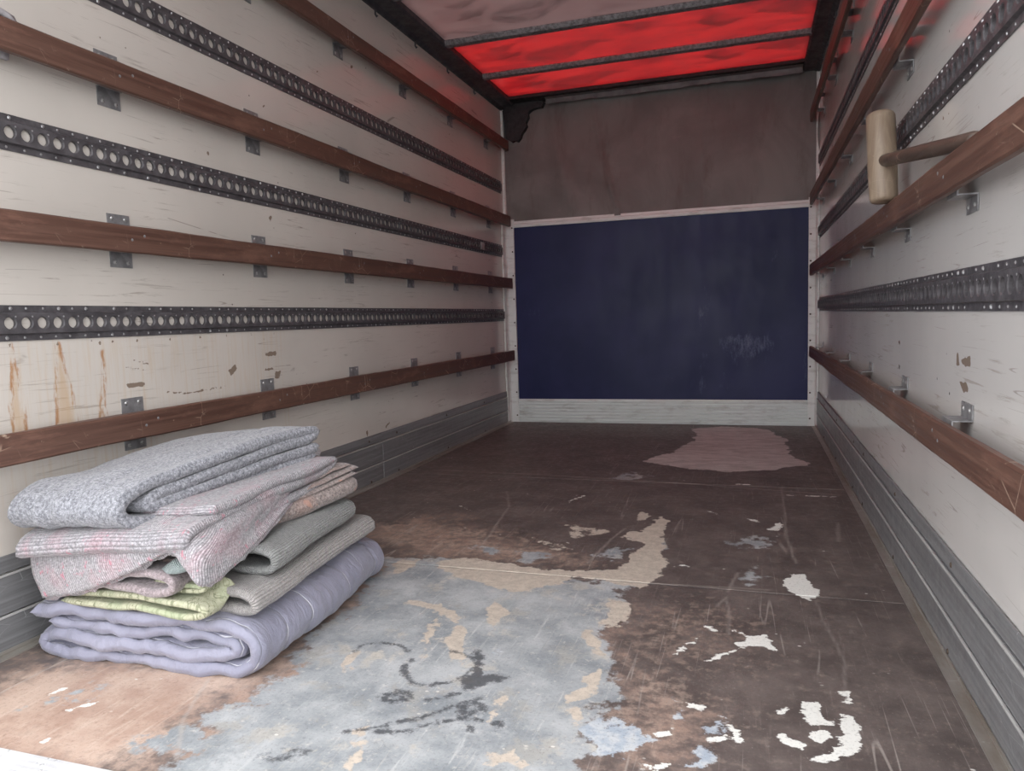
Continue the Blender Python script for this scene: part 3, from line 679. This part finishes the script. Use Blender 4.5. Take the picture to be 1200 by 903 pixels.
# ================================================================== WOODEN BATTENS on hat brackets
SCREW = {}
def batten(side, z0, z1, off, label, mat, seed):
    X = (lambda x: x) if side > 0 else (lambda x: W-x)
    ya, yb = Y0+.01, 4.935
    root = empty('wooden_batten', (X(off), (ya+yb)/2, z0)); tag(root, label, 'batten', 'hardwood battens on the side walls')
    th = .024 if side > 0 else .018; bm = bmesh.new(); n = 60; rings = []; b = .004
    sec = [(0, b), (b, 0), (th-b, 0), (th, b), (th, z1-z0-b), (th-b, z1-z0), (b, z1-z0), (0, z1-z0-b)]
    for i in range(n+1):
        y = ya+(yb-ya)*i/n; ring = []
        for dx, dz in sec:
            q = .0022*mnoise.noise((y*3.1, seed*5+dz*40, dx*50)) + .0010*mnoise.noise((y*13, seed+dz*60, 3))
            ring.append(bm.verts.new((X(off-th+dx), y, z0+dz+q)))
        rings.append(ring)
    for a, c in zip(rings, rings[1:]):
        for i in range(8): bm.faces.new((a[i], a[(i+1) % 8], c[(i+1) % 8], c[i]))
    bm.faces.new(rings[0]); bm.faces.new(rings[-1])
    plank = obj('timber', bm, mat, root)
    ymid = [1.615+.606*k for k in range(-1, 6)]
    hb = None
    for yc in ymid:
        if yc > yb-.06: continue
        c = Vector((X(0), yc, z0))
        if hb is None:
            t = .0025; iz = off-th-.001      # left-hand brackets sit tight behind the timber
            T_, B_ = (z1-z0)+.036, -.036                    # tab ends on the wall
            hi_, lo_ = ((z1-z0)-.012, .012) if side > 0 else ((z1-z0)+.006, -.006)
            outer = [(.0008, T_), (.0008+t, T_), (.0008+t, hi_), (iz, hi_), (iz, lo_), (.0008+t, lo_), (.0008+t, B_), (.0008, B_),
                     (.0008, lo_+t), (iz-t, lo_+t), (iz-t, hi_-t), (.0008, hi_-t)]
            b2 = bmesh.new(); extrude_profile(b2, [(side*x, z) for x, z in outer], 'y', -.0375, .0375)
            hb = obj('bracket', b2, 'bracket', root, origin=(0, 0, 0)); hb.location = c-WORLD[root]; WORLD[hb] = c; br = hb
        else: br = clone('bracket', hb, c, root)
        for dy in (-.022, .022):
            for zz in (z1+.023, z0-.023):
                p = Vector((X(.0033), yc+dy, zz))
                if 'b' not in SCREW:
                    b3 = bmesh.new(); dome(b3, (0, 0, 0), (1, 0, 0), .0058, .003, 8)
                    SCREW['b'] = s_ = obj('screw', b3, 'screw', br, origin=(0, 0, 0)); s_.location = p-WORLD[br]; WORLD[s_] = p
                else: clone('screw', SCREW['b'], p, br, None if side > 0 else (0, math.pi, 0))
            p = Vector((X(off), yc+dy+.004, (z0+z1)/2 + (.012 if dy > 0 else -.002)))
            if 'h' not in SCREW:
                b3 = bmesh.new(); dome(b3, (0, 0, 0), (1, 0, 0), .0042, .0012, 8)
                SCREW['h'] = s_ = obj('bolt', b3, 'bracket', root, origin=(0, 0, 0)); s_.location = p-WORLD[root]; WORLD[s_] = p
            else: clone('bolt', SCREW['h'], p, root, None if side > 0 else (0, math.pi, 0))
    return root
OL, OR = .064, .056
batten(1, .444, .516, OL, 'lowest dark brown batten on the rust-streaked wall, just above the blanket pile', 'batten_worn', 1)
batten(1, .948, 1.020, OL, 'second lowest dark brown batten on the rust-streaked wall behind the blanket pile', 'batten_dark', 2)
batten(1, 1.375, 1.447, OL, 'dark brown batten with a pale strap tucked behind it on the wall behind the blankets', 'batten_dark', 3)
batten(1, 1.888, 1.958, OL, 'topmost dark brown batten below the roof on the wall behind the blankets', 'batten_dark', 4)
batten(-1, .446, .514, OR, 'lowest worn brown batten on the wall that carries the mallet', 'batten_worn', 5)
batten(-1, .948, 1.016, OR, 'worn brown batten that the wooden mallet stands on', 'batten_worn', 6)
batten(-1, 1.375, 1.447, OR, 'dark brown batten just above the wooden mallet', 'batten_dark', 7)
batten(-1, 1.872, 1.944, OR, 'topmost dark brown batten below the roof on the wall that carries the mallet', 'batten_dark', 8)

# black torn patch of sealant in the roof corner
def z5(pts): return [(540+x/4.3, 90+y/4.3) for x, y in pts]
pp = [at(*p, 1, Y1-.045) for p in z5([(208,172),(230,128),(330,125),(372,118),(400,110),(418,125),(405,150),(375,154),(350,165),(335,180),(338,200),(325,230),(330,245),(318,268),(305,285),(300,305),(285,325),(270,320),(255,328),(240,318),(225,310),(218,250)])]
bm = bmesh.new()
def patch_y(x, z): return Y1-.040 - .006*mnoise.noise((x*14, z*14, 0))
A = [bm.verts.new((max(p.x, .021), patch_y(p.x, p.z), min(p.z, ROOF-.012))) for p in pp]; f = bm.faces.new(A)
ex = bmesh.ops.extrude_face_region(bm, geom=[f]); vs_ = [v for v in ex['geom'] if isinstance(v, bmesh.types.BMVert)]
for v in vs_: v.co.y = Y1+.004
tag(obj('sealant_patch', bm, 'black_tape'), 'ragged black sealant patch in the top corner above the grimy sheet', 'patch')

# ================================================================== MALLET
mh = empty('mallet', (1.987, 2.2, 1.016)); tag(mh, 'large wooden mallet with pale head standing on a batten, handle tucked behind it', 'mallet')
tilt = Vector((-.03, .12, 1)).normalized()
hd_b = Vector((1.985, 2.195, 1.0165)); hd_t = hd_b + tilt*.240
bm = bmesh.new()
def along(t): return hd_b.lerp(hd_t, t)
tube(bm, [along(0), along(.012), along(.04), along(.3), along(.6), along(.95), along(.985), along(1)], [.024, .031, .0345, .036, .0362, .0355, .032, .026], 24)
obj('head', bm, 'mallet_head', mh, smooth=True)
hs = along(.46); he = at(1128, 167, 0, 2.0295)
d = (he-hs); bm = bmesh.new()
tube(bm, [hs + d*t for t in (-.02, .0, .15, .4, .7, 1.0, 1.10, 1.12)], [.0165, .0165, .0165, .0165, .0165, .0160, .0160, .0120], 14)
obj('handle', bm, 'mallet_handle', mh, smooth=True)

# pale cloth strap tucked behind the batten at the open end
bm = bmesh.new(); lp = [(.019, 1.366), (.018, 1.40), (.019, 1.445), (.026, 1.466), (.040, 1.474), (.054, 1.468), (.060, 1.452)]
rows = []
for k, (x, z) in enumerate(lp):
    row_ = []
    for m in range(7):
        y = 1.222 + .092*m/6; b = math.sin(math.pi*m/6)
        row_.append(bm.verts.new((x, y + .006*math.sin(k*1.3), z - (1-b)*.010*(k/6))))
    rows.append(row_)
for a, b in zip(rows, rows[1:]):
    for m in range(6): bm.faces.new((a[m], a[m+1], b[m+1], b[m]))
bmesh.ops.recalc_face_normals(bm, faces=bm.faces)
bmesh.ops.solidify(bm, geom=bm.faces[:], thickness=.009)
tag(obj('webbing_strap', bm, 'strap', smooth=True), 'pale cloth strap tucked behind a dark wall batten near the open end', 'strap')

# ================================================================== BLANKETS
def fabric(name, a, b, kind, fleck=None, rib=0, sheen=0.3, rough=0.95, fine=260):
    g = G(name, rough, 0.15); uv = g.uv; o = g.obj
    big = g.noise(uv, 9, 4); f = g.noise(g.map(o, (1, 1, 1)), fine, 3, 0.7); m2 = g.noise(o, 125, 5, 0.75)
    c = g.mix(g.ss(m2, 0.36, 0.64), a, b)
    if kind == 'felt':
        c = g.mix(g.mul(g.ss(f, 0.54, 0.70), 0.75), c, tuple(min(.9, x*1.55) for x in b))
        c = g.mix(g.mul(g.ss(f, 0.46, 0.32), 0.7), c, tuple(x*.40 for x in a))
    if fleck:
        c = g.mix(g.mul(g.ss(g.noise(g.map(uv, (1, .7, 1)), 38, 3, 0.6), 0.61, 0.69), 0.75), c, fleck)
        c = g.mix(g.mul(g.ss(g.noise(g.map(uv, (1, 1, 1), loc=(3, 5, 0)), 60, 3, 0.6), 0.63, 0.72), 0.5), c, fleck)
        c = g.mix(g.mul(g.ss(big, 0.45, 0.7), 0.22), c, fleck)
    h = g.add(g.mul(f, 0.7), m2)
    if rib:
        w = g.wave(g.map(uv, (1, 1, 1)), rib, 1.2, 2, 'X' if rib > 0 else 'Y', 3.0) if rib > 0 else g.wave(uv, -rib, 1.2, 2, 'Y', 3.0)
        kn = g.wave(uv, abs(rib)*0.8, 0.6, 1, 'Y' if rib > 0 else 'X', 2.0)
        if kind == 'felt': c = g.mix(g.mul(g.ss(w, 0.40, 0.05), 0.55), c, tuple(x*.38 for x in a))
        if kind == 'felt': c = g.mix(g.mul(g.ss(kn, 0.4, 0.05), 0.22), c, tuple(x*.5 for x in a))
        h = g.add(g.mul(h, 0.5), g.mul(w, 1.0))
    if kind == 'floral':
        sw = g.noise(g.map(uv, (1, 1, 1)), 22, 2, 0.5, 2.2)
        ln = g.ss(g.math('ABSOLUTE', g.math('SUBTRACT', sw, 0.5)), 0.035, 0.012)
        c = g.mix(g.mul(ln, 0.7), c, (0.15, 0.16, 0.09))
        c = g.mix(g.mul(g.ss(g.noise(uv, 7, 3), 0.5, 0.62), 0.6), c, (0.33, 0.38, 0.24))
    g.col(c)
    g.p.inputs['Sheen Weight'].default_value = sheen; g.p.inputs['Sheen Roughness'].default_value = 0.5
    g.bump(h, 0.9 if kind == 'knit' else 0.55, 0.0045 if kind == 'knit' else 0.0035)
    return g.m
MAT['b_grey'] = fabric('felt_grey', (0.155, 0.157, 0.175), (0.335, 0.335, 0.36), 'felt', fine=210)
MAT['b_pinkA'] = fabric('felt_grey_pink', (0.25, 0.238, 0.25), (0.44, 0.415, 0.435), 'felt', (0.58, 0.17, 0.23), rib=55, fine=200)
MAT['b_pinkB'] = fabric('woven_grey_pink', (0.28, 0.265, 0.275), (0.48, 0.45, 0.47), 'felt', (0.62, 0.17, 0.24), rib=55, fine=200)
MAT['b_brown'] = fabric('felt_brown_speckled', (0.19, 0.155, 0.145), (0.35, 0.29, 0.27), 'felt', (0.46, 0.25, 0.19), fine=170)
MAT['b_greygreen'] = fabric('rib_knit_grey_green', (0.235, 0.236, 0.226), (0.345, 0.345, 0.333), 'knit', rib=70)
MAT['b_beige'] = fabric('rib_knit_beige_grey', (0.31, 0.287, 0.272), (0.435, 0.40, 0.385), 'knit', rib=70)
MAT['b_floral'] = fabric('green_floral', (0.39, 0.385, 0.265), (0.52, 0.51, 0.37), 'floral', sheen=.1)
MAT['b_lace'] = fabric('lace_teal', (0.36, 0.44, 0.43), (0.55, 0.63, 0.61), 'knit', rib=90)
MAT['b_mauve'] = fabric('fleece_mauve', (0.235, 0.19, 0.195), (0.36, 0.30, 0.305), 'felt', fine=150)
def lav():
    g = G('quilt_lavender', 0.50, 0.4); uv = g.uv
    c = g.mix(g.ss(g.noise(uv, 6, 4), 0.3, 0.7), (0.215, 0.213, 0.277), (0.262, 0.257, 0.325))
    y = g.sep(uv)[1]; x = g.sep(uv)[0]
    fr = g.math('ABSOLUTE', g.math('SUBTRACT', g.math('FRACT', g.math('DIVIDE', g.add(y, g.mul(g.math('SUBTRACT', g.noise(uv, 5, 2), .5), .012)), .095)), .5))
    line = g.ss(fr, .020, .006)
    dash = g.ss(g.noise(g.map(uv, (1, 1, 1)), 16, 2), .47, .56)
    c = g.mix(g.mul(g.mul(line, dash), .75), c, (0.66, 0.65, 0.70))
    g.col(c)
    wr_ = g.noise(g.map(uv, (16, 26, 1)), 1.3, 5, 0.6, 1.4)
    g.p.inputs['Sheen Weight'].default_value = .2
    g.bump(g.add(g.mul(wr_, .8), g.mul(line, -0.3)), 0.6, 0.012)
    return g.m
MAT['b_lav'] = lav()

def catmull(P, ds):
    P = [np.array(p, float) for p in P]; P = [2*P[0]-P[1]] + P + [2*P[-1]-P[-2]]; out = []
    for i in range(1, len(P)-2):
        L = np.linalg.norm(P[i+1]-P[i]); k = max(2, int(L/ds))
        for t in np.linspace(0, 1, k, endpoint=False):
            a, b, c, d = P[i-1:i+3]
            # centripetal-like damping for long straight runs
            m1 = (c-a)*.5; m2 = (d-b)*.5
            for m in (m1, m2):
                l = np.linalg.norm(m)
                if l > L: m *= L/l
            t2, t3 = t*t, t*t*t
            out.append((2*t3-3*t2+1)*b + (t3-2*t2+t)*m1 + (-2*t3+3*t2)*c + (t3-t2)*m2)
    out.append(P[-2]); return np.array(out)
def sheet_mesh(name, C, N, T, UVs, mat):
    """C: (nv,ns,3) centre surface, N normals, T thickness field -> closed padded sheet"""
    nv, ns = C.shape[:2]
    top = C + N*T[..., None]/2; bot = C - N*T[..., None]/2
    V = np.concatenate([top.reshape(-1, 3), bot.reshape(-1, 3)]); off = nv*ns
    faces = []; idx = np.arange(off).reshape(nv, ns)
    a = np.stack([idx[:-1, :-1], idx[:-1, 1:], idx[1:, 1:], idx[1:, :-1]], -1).reshape(-1, 4)
    b = a[:, ::-1] + off
    def rim(l): l = np.asarray(l); return np.stack([l[:-1], l[:-1]+off, l[1:]+off, l[1:]], -1)
    loop = np.concatenate([idx[0, :], idx[1:, -1], idx[-1, ::-1][1:], idx[::-1, 0][1:]])
    f = np.concatenate([a, b, rim(loop)[:, ::-1]])
    return V, f, np.concatenate([UVs.reshape(-1, 2)]*2)
def join_sheets(name, parts, mat, label, cat='blanket', group='folded removal blankets in the pile', parent=None):
    Vs, Fs, Us = [], [], []; o = 0
    for V, f, u in parts: Vs.append(V); Fs.append(f+o); Us.append(u); o += len(V)
    V = np.concatenate(Vs); F = np.concatenate(Fs); U = np.concatenate(Us)
    me = bpy.data.meshes.new(name); me.from_pydata(V.tolist(), [], F.tolist())
    uvl = me.uv_layers.new(name='UVMap'); li = np.empty(len(me.loops), np.int32); me.loops.foreach_get('vertex_index', li)
    uvl.data.foreach_set('uv', U[li].astype(np.float32).ravel())
    bm = bmesh.new(); bm.from_mesh(me); bmesh.ops.recalc_face_normals(bm, faces=bm.faces); bm.to_mesh(me); bm.free()
    ob = link_mesh(name, me, mat, parent, smooth=True)
    if parent is None: tag(ob, label, cat, group)
    return ob
def nz(x, y, z): return mnoise.noise((x, y, z))
def fold(path, t, v0, v1, mapf, seed, nv=60, ds=.010, rag=.008, wob=.004, wsc=9.0, pinch=None, v0f=None, v1f=None, gather=0.0):
    """a folded cloth: path is the fold section (a,z); it runs along v from v0 to v1; mapf(a,z,v)->xyz"""
    P = catmull(path, ds); ns = len(P)
    tg = np.gradient(P, axis=0); tg /= np.linalg.norm(tg, axis=1)[:, None]+1e-9
    nr = np.stack([-tg[:, 1], tg[:, 0]], 1)
    s = np.concatenate([[0], np.cumsum(np.linalg.norm(np.diff(P, axis=0), axis=1))])
    C = np.zeros((nv, ns, 3)); E = np.zeros((nv, ns, 3)); T = np.zeros((nv, ns)); UV = np.zeros((nv, ns, 2))
    # v spacing: finer towards the ends so the rims round off
    q = (1-np.cos(np.linspace(0, math.pi, nv)))/2*.35 + np.linspace(0, 1, nv)*.65
    for k in range(ns):
        r0 = rag*nz(s[k]*7, seed, 1.5) + rag*.5*nz(s[k]*23, seed, 4); r1 = rag*nz(s[k]*7, seed, 8.5)
        a0 = (v0f(P[k, 0]) if v0f else v0) + r0; a1 = (v1f(P[k, 0]) if v1f else v1) + r1
        for j in range(nv):
            v = a0 + (a1-a0)*q[j]
            d = wob*nz(s[k]*wsc, v*wsc, seed*3.7) + wob*.5*nz(s[k]*wsc*2.6, v*wsc*2.6, seed*1.9)
            if gather: d += gather*(.55-2*abs(nz(s[k]*17, v*3.0, 40+seed)))*math.exp(-max(0, v-a0)/.075)
            a, z = P[k, 0]+nr[k, 0]*d, P[k, 1]+nr[k, 1]*d
            C[j, k] = mapf(a, z, v); E[j, k] = mapf(a+nr[k, 0]*1e-3, z+nr[k, 1]*1e-3, v)
            e = min(v-a0, a1-v); es = min(s[k], s[-1]-s[k]); rr = t*.5
            tt = math.sqrt(max(0, 1-(1-min(1, max(e, 0)/rr))**2)); t2 = math.sqrt(max(0, 1-(1-min(1, es/rr))**2))
            th = t*max(.12, tt)*max(.12, t2)
            if pinch: th *= pinch(s[k], v)
            T[j, k] = th; UV[j, k] = (s[k]+seed, v+seed)
    N = E-C; N /= np.linalg.norm(N, axis=2)[..., None]+1e-12
    return sheet_mesh('', C, N, T, UV, None)
def patch(ctrl, t, seed, nu=60, nv=30, wob=.003, wsc=14, rag=.004):
    """draped sheet through a grid of control points (rows x cols of Vector)"""
    R = np.array([[list(p) for p in row] for row in ctrl])
    def cr(P, n):
        P = np.concatenate([[2*P[0]-P[1]], P, [2*P[-1]-P[-2]]]); m = len(P)-3; out = []
        for t_ in np.linspace(0, m, n):
            i = min(int(t_), m-1); x = t_-i; a, b, c, d = P[i:i+4]
            out.append(.5*((2*b)+(-a+c)*x+(2*a-5*b+4*c-d)*x*x+(-a+3*b-3*c+d)*x**3))
        return np.array(out)
    A = cr(R, nv); B = cr(np.swapaxes(A, 0, 1), nu); C = np.swapaxes(B, 0, 1).copy()     # (nv,nu,3)
    du = np.gradient(C, axis=1); dv = np.gradient(C, axis=0); N = np.cross(du, dv); N /= np.linalg.norm(N, axis=2)[..., None]+1e-12
    lu = np.cumsum(np.linalg.norm(du, axis=2), 1); lv = np.cumsum(np.linalg.norm(dv, axis=2), 0)
    T = np.zeros(C.shape[:2])
    for j in range(nv):
        for i in range(nu):
            d = wob*nz(lu[j, i]*wsc, lv[j, i]*wsc, seed); C[j, i] += N[j, i]*d
            e = min(lu[j, i]-lu[j, 0], lu[j, -1]-lu[j, i], lv[-1, i]-lv[j, i])
            T[j, i] = t*max(.25, math.sqrt(max(0, 1-(1-min(1, e/(t*.5)))**2)))
        if rag and j == nv-1:
            for i in range(nu): C[j, i] += (C[j, i]-C[j-1, i])/max(1e-6, np.linalg.norm(C[j, i]-C[j-1, i]))*rag*(nz(i*.9, seed, 2)+nz(i*.25, seed, 5))
    return sheet_mesh('', C, N, T, np.stack([lu+seed, lv+seed], -1), None)
def sm(a, b, x): t = min(1, max(0, (x-a)/(b-a))); return t*t*(3-2*t)
def lerp(a, b, t): return a+(b-a)*t

# 1 lavender quilted blanket, flat on the floor
def m_lav(a, z, v):
    k = (a-.06)/.6; zz = z*(1-.10*sm(1.75, 1.90, v)) 
    zz += .006*nz(a*6, v*6, 2)*min(1, z/.05)
    return (a + .012*(1-k)*0 - .045*k*sm(1.35, 1.9, v) + .010*nz(v*5, 3, z*9), v + .020*(k-.5) , max(.001, zz))
lavp = [(.085,.107),(.30,.111),(.57,.112),(.635,.098),(.665,.066),(.650,.030),(.60,.0145),(.40,.0135),(.17,.0135),(.095,.020),(.092,.042),(.15,.052),(.35,.047),(.56,.042),(.612,.052),(.610,.072),(.55,.080),(.30,.078),(.13,.079)]
def pin(s, v):
    f = abs(((v+1)/.095) % 1 - .5); return 1 - .22*math.exp(-(f/.05)**2)
join_sheets('quilted_blanket', [fold(lavp, .034, 1.215, 1.875, m_lav, 1, nv=96, ds=.009, rag=.016, wob=.0075, wsc=12, pinch=pin, gather=.007)], 'b_lav',
            'smooth lavender quilted blanket lying folded on the floor under the whole pile')

# 2 beige-grey ribbed knit
def skew(xr0, xr1, za, zb, y0=1.25, y1=1.8, ref=.65, left=.25):
    def f(a, z, v):
        t = sm(y0, y1, v)*.5 + .5*min(1, max(0, (v-y0)/(y1-y0)))
        w = min(1.2, max(0, (a-left)/(ref-left)))
        return (a + w*(lerp(xr0, xr1, t)-ref) + .006*nz(v*6, z*20, ref), v, z + lerp(za, zb, t)*1.0 + .005*nz(a*6, v*6, ref*7))
    return f
join_sheets('knitted_blanket', [fold([(.25,.136),(.50,.136),(.615,.138),(.648,.150),(.640,.168),(.60,.174),(.50,.172),(.25,.172)], .022, 1.28, 1.85, skew(.655, .612, 0, .004, left=.3), 3, nv=70, rag=.010, wob=.003,
            v0f=lambda a: 1.25 + .10*max(0, (.66-a)))], 'b_beige', 'beige-grey ribbed knit blanket folded directly on the lavender quilt')
# 3 green floral
def m_gr(a, z, v): return (a + .02*(v-1.2), v + .055*(.58-a), z + .046*sm(1.23, 1.31, v) - .004*(.6-a)/.3 + .004*nz(a*9, v*9, 4))
gr = join_sheets('patterned_blanket', [fold([(.16,.166),(.40,.170),(.545,.166),(.578,.156),(.550,.145),(.40,.142),(.16,.142)], .015, 1.19, 1.50, m_gr, 5, nv=50, rag=.004, wob=.003, v1f=lambda a: 1.50-.22*sm(.30, .50, a)),
            fold([(.20,.187),(.42,.187),(.540,.188),(.556,.194),(.535,.199),(.42,.199)], .010, 1.215, 1.40, m_gr, 6, nv=40, rag=.004, wob=.002, v1f=lambda a: 1.40-.10*sm(.30, .50, a))], 'b_floral',
            'pale green and yellow blanket with dark floral scroll print')
def pz(px, py, y): return at(px, py, 1, y)
join_sheets('lace_edge', [patch([[pz(190,667,1.205), pz(207,656,1.215), pz(228,650,1.235), pz(252,640,1.265)], [pz(196,672,1.195), pz(213,664,1.200), pz(232,657,1.220), pz(254,649,1.255)], [pz(212,671,1.20), pz(224,667,1.205), pz(240,660,1.225), pz(258,652,1.26)]], .006, 9, 30, 12)], 'b_lace', '', parent=gr)
# 4 grey-green ribbed knit
join_sheets('knitted_blanket', [fold([(.40,.196),(.52,.194),(.600,.196),(.634,.210),(.630,.232),(.590,.243),(.52,.238),(.40,.238)], .018, 1.34, 1.78, skew(.652, .595, 0, .006, 1.3, 1.8, .64, .4), 7, nv=60, rag=.010, wob=.004)],
            'b_greygreen', 'grey-green ribbed knit blanket, its open fold gaping above the beige knit')
# 5 mauve fleece roll
def m_mv(a, z, v): return (a - .06*sm(.3, .5, a)*sm(1.25, 1.42, v), v + .05*(.5-a), z + .006*nz(a*9, v*7, 4) - .020*sm(.36, .12, a))
join_sheets('fleece_blanket', [fold([(.14,.189),(.30,.192),(.44,.190),(.492,.200),(.500,.214),(.470,.228),(.40,.228),(.30,.222),(.14,.214)], .019, 1.185, 1.62, m_mv, 8, nv=56, rag=.010, wob=.005, wsc=14,
            v1f=lambda a: 1.66-.30*sm(.30, .46, a))], 'b_mauve', 'mauve-brown fleece blanket end curled under the pink-flecked blanket')
# 6 brown speckled, several thin layers
mb = skew(.470, .602, -.040, .0, 1.22, 1.74, .60, .1)
join_sheets('felt_blanket', [fold([(.12,.270),(.40,.270),(.555,.268),(.592,.280),(.595,.300),(.560,.313),(.40,.310),(.12,.308)], .020, 1.24, 1.78, mb, 11, nv=60, rag=.014, wob=.004),
            fold([(.12,.324),(.40,.322),(.560,.320),(.600,.318)], .008, 1.26, 1.80, mb, 12, nv=50, rag=.020, wob=.004),
            fold([(.12,.334),(.40,.333),(.550,.332),(.590,.328)], .007, 1.27, 1.815, mb, 13, nv=50, rag=.022, wob=.005),
            fold([(.12,.344),(.40,.343),(.530,.344),(.575,.340)], .007, 1.27, 1.79, mb, 14, nv=50, rag=.022, wob=.005)], 'b_brown',
            'brown speckled felt blanket with frayed thin layers, in the middle of the pile')
# 7 striped grey-pink blanket drooping over the front
def row(l): return [pz(*p) for p in l]
hem  = row([(50,701,1.200),(100,692,1.188),(150,672,1.178),(186,652,1.175),(206,650,1.175),(236,686,1.165),(285,650,1.290),(330,602,1.470),(374,545,1.740)])
mid  = row([(38,668,1.200),(92,660,1.185),(145,648,1.178),(186,634,1.178),(215,634,1.178),(244,652,1.180),(288,624,1.320),(330,588,1.500),(373,546,1.750)])
top  = row([(44,640,1.225),(98,632,1.215),(150,624,1.205),(192,616,1.205),(228,619,1.225),(262,610,1.275),(298,592,1.380),(336,570,1.540),(371,543,1.770)])
inn  = [Vector((max(.06, p.x-.10), p.y+.16, p.z+.012)) for p in top]
inn2 = [Vector((max(.06, p.x-.16), min(1.76, p.y+.34), p.z+.028)) for p in top]
def shift(rows, dx, dy, dz): return [[Vector((p.x+dx, p.y+dy, p.z+dz)) for p in r] for r in rows]
hem2 = [Vector((p.x-.006, p.y+.014, p.z+.012)) for p in hem]
under = [[Vector((p.x-.004, p.y+.013, p.z-.006)) for p in r] for r in (top, mid)] + [[m.lerp(Vector((h.x-.008, h.y+.016, h.z-.010)), 1.0) for m, h in zip(mid, hem)]]
join_sheets('felt_blanket', [patch([inn2, inn, top, mid, hem], .011, 15, 110, 44, .004, 16), patch([inn] + under, .009, 16, 100, 30, .004, 13, .006)], 'b_pinkB',
            'grey woven blanket with pink flecks, its hem drooping over the front of the pile')
# 8 grey-pink blanket folded under the top one
def yzmap(zf, zb, y0, y1, xl0, xl1, xr0, xr1, seed, rise=0.0, drop=0.0):
    """a is depth y, v runs 0..1 from the wall side to the room side"""
    def f(a, z, v):
        t = min(1.1, max(-.1, (a-y0)/(y1-y0)))
        x = lerp(lerp(xl0, xl1, t), lerp(xr0, xr1, t), v)
        dr = .018*(1-v)*(1-sm(-.1, .4, t)) + drop*max(0, 1-v)**1.4*sm(0, .35, t)
        return (x + .004*nz(a*8, z*20, seed), a, z + lerp(zf, zb, t) - dr + rise*v*(1-sm(.0, .9, t)) + .006*nz(a*5, v*3, seed+3))
    return f
mA = yzmap(.266, .326, 1.2, 1.74, .105, .08, .575, .565, 2, .030)
join_sheets('felt_blanket', [fold([(1.74,.0),(1.40,.0),(1.205,.0),(1.168,.014),(1.180,.032),(1.24,.038),(1.45,.034),(1.70,.028),(1.745,.040),(1.70,.050),(1.45,.052),(1.24,.056)], .022, 0, 1, mA, 21, nv=60, rag=.02, wob=.003)],
            'b_pinkA', 'grey felt blanket with pink flecks, folded second from the top of the pile')
# 9 top grey felt
mT = yzmap(.328, .388, 1.2, 1.74, .098, .09, .415, .525, 5, 0, .040)
join_sheets('felt_blanket', [fold([(1.72,.0),(1.45,.0),(1.24,.0),(1.190,.012),(1.168,.036),(1.185,.064),(1.25,.080),(1.45,.082),(1.67,.076),(1.725,.062),(1.690,.052),(1.50,.054),(1.27,.052),(1.225,.038),(1.26,.026),(1.50,.026),(1.73,.023)], .026, 0, 1, mT, 23, nv=64, rag=.018, wob=.004)],
            'b_grey', 'plain mottled grey felt blanket on top of the pile')
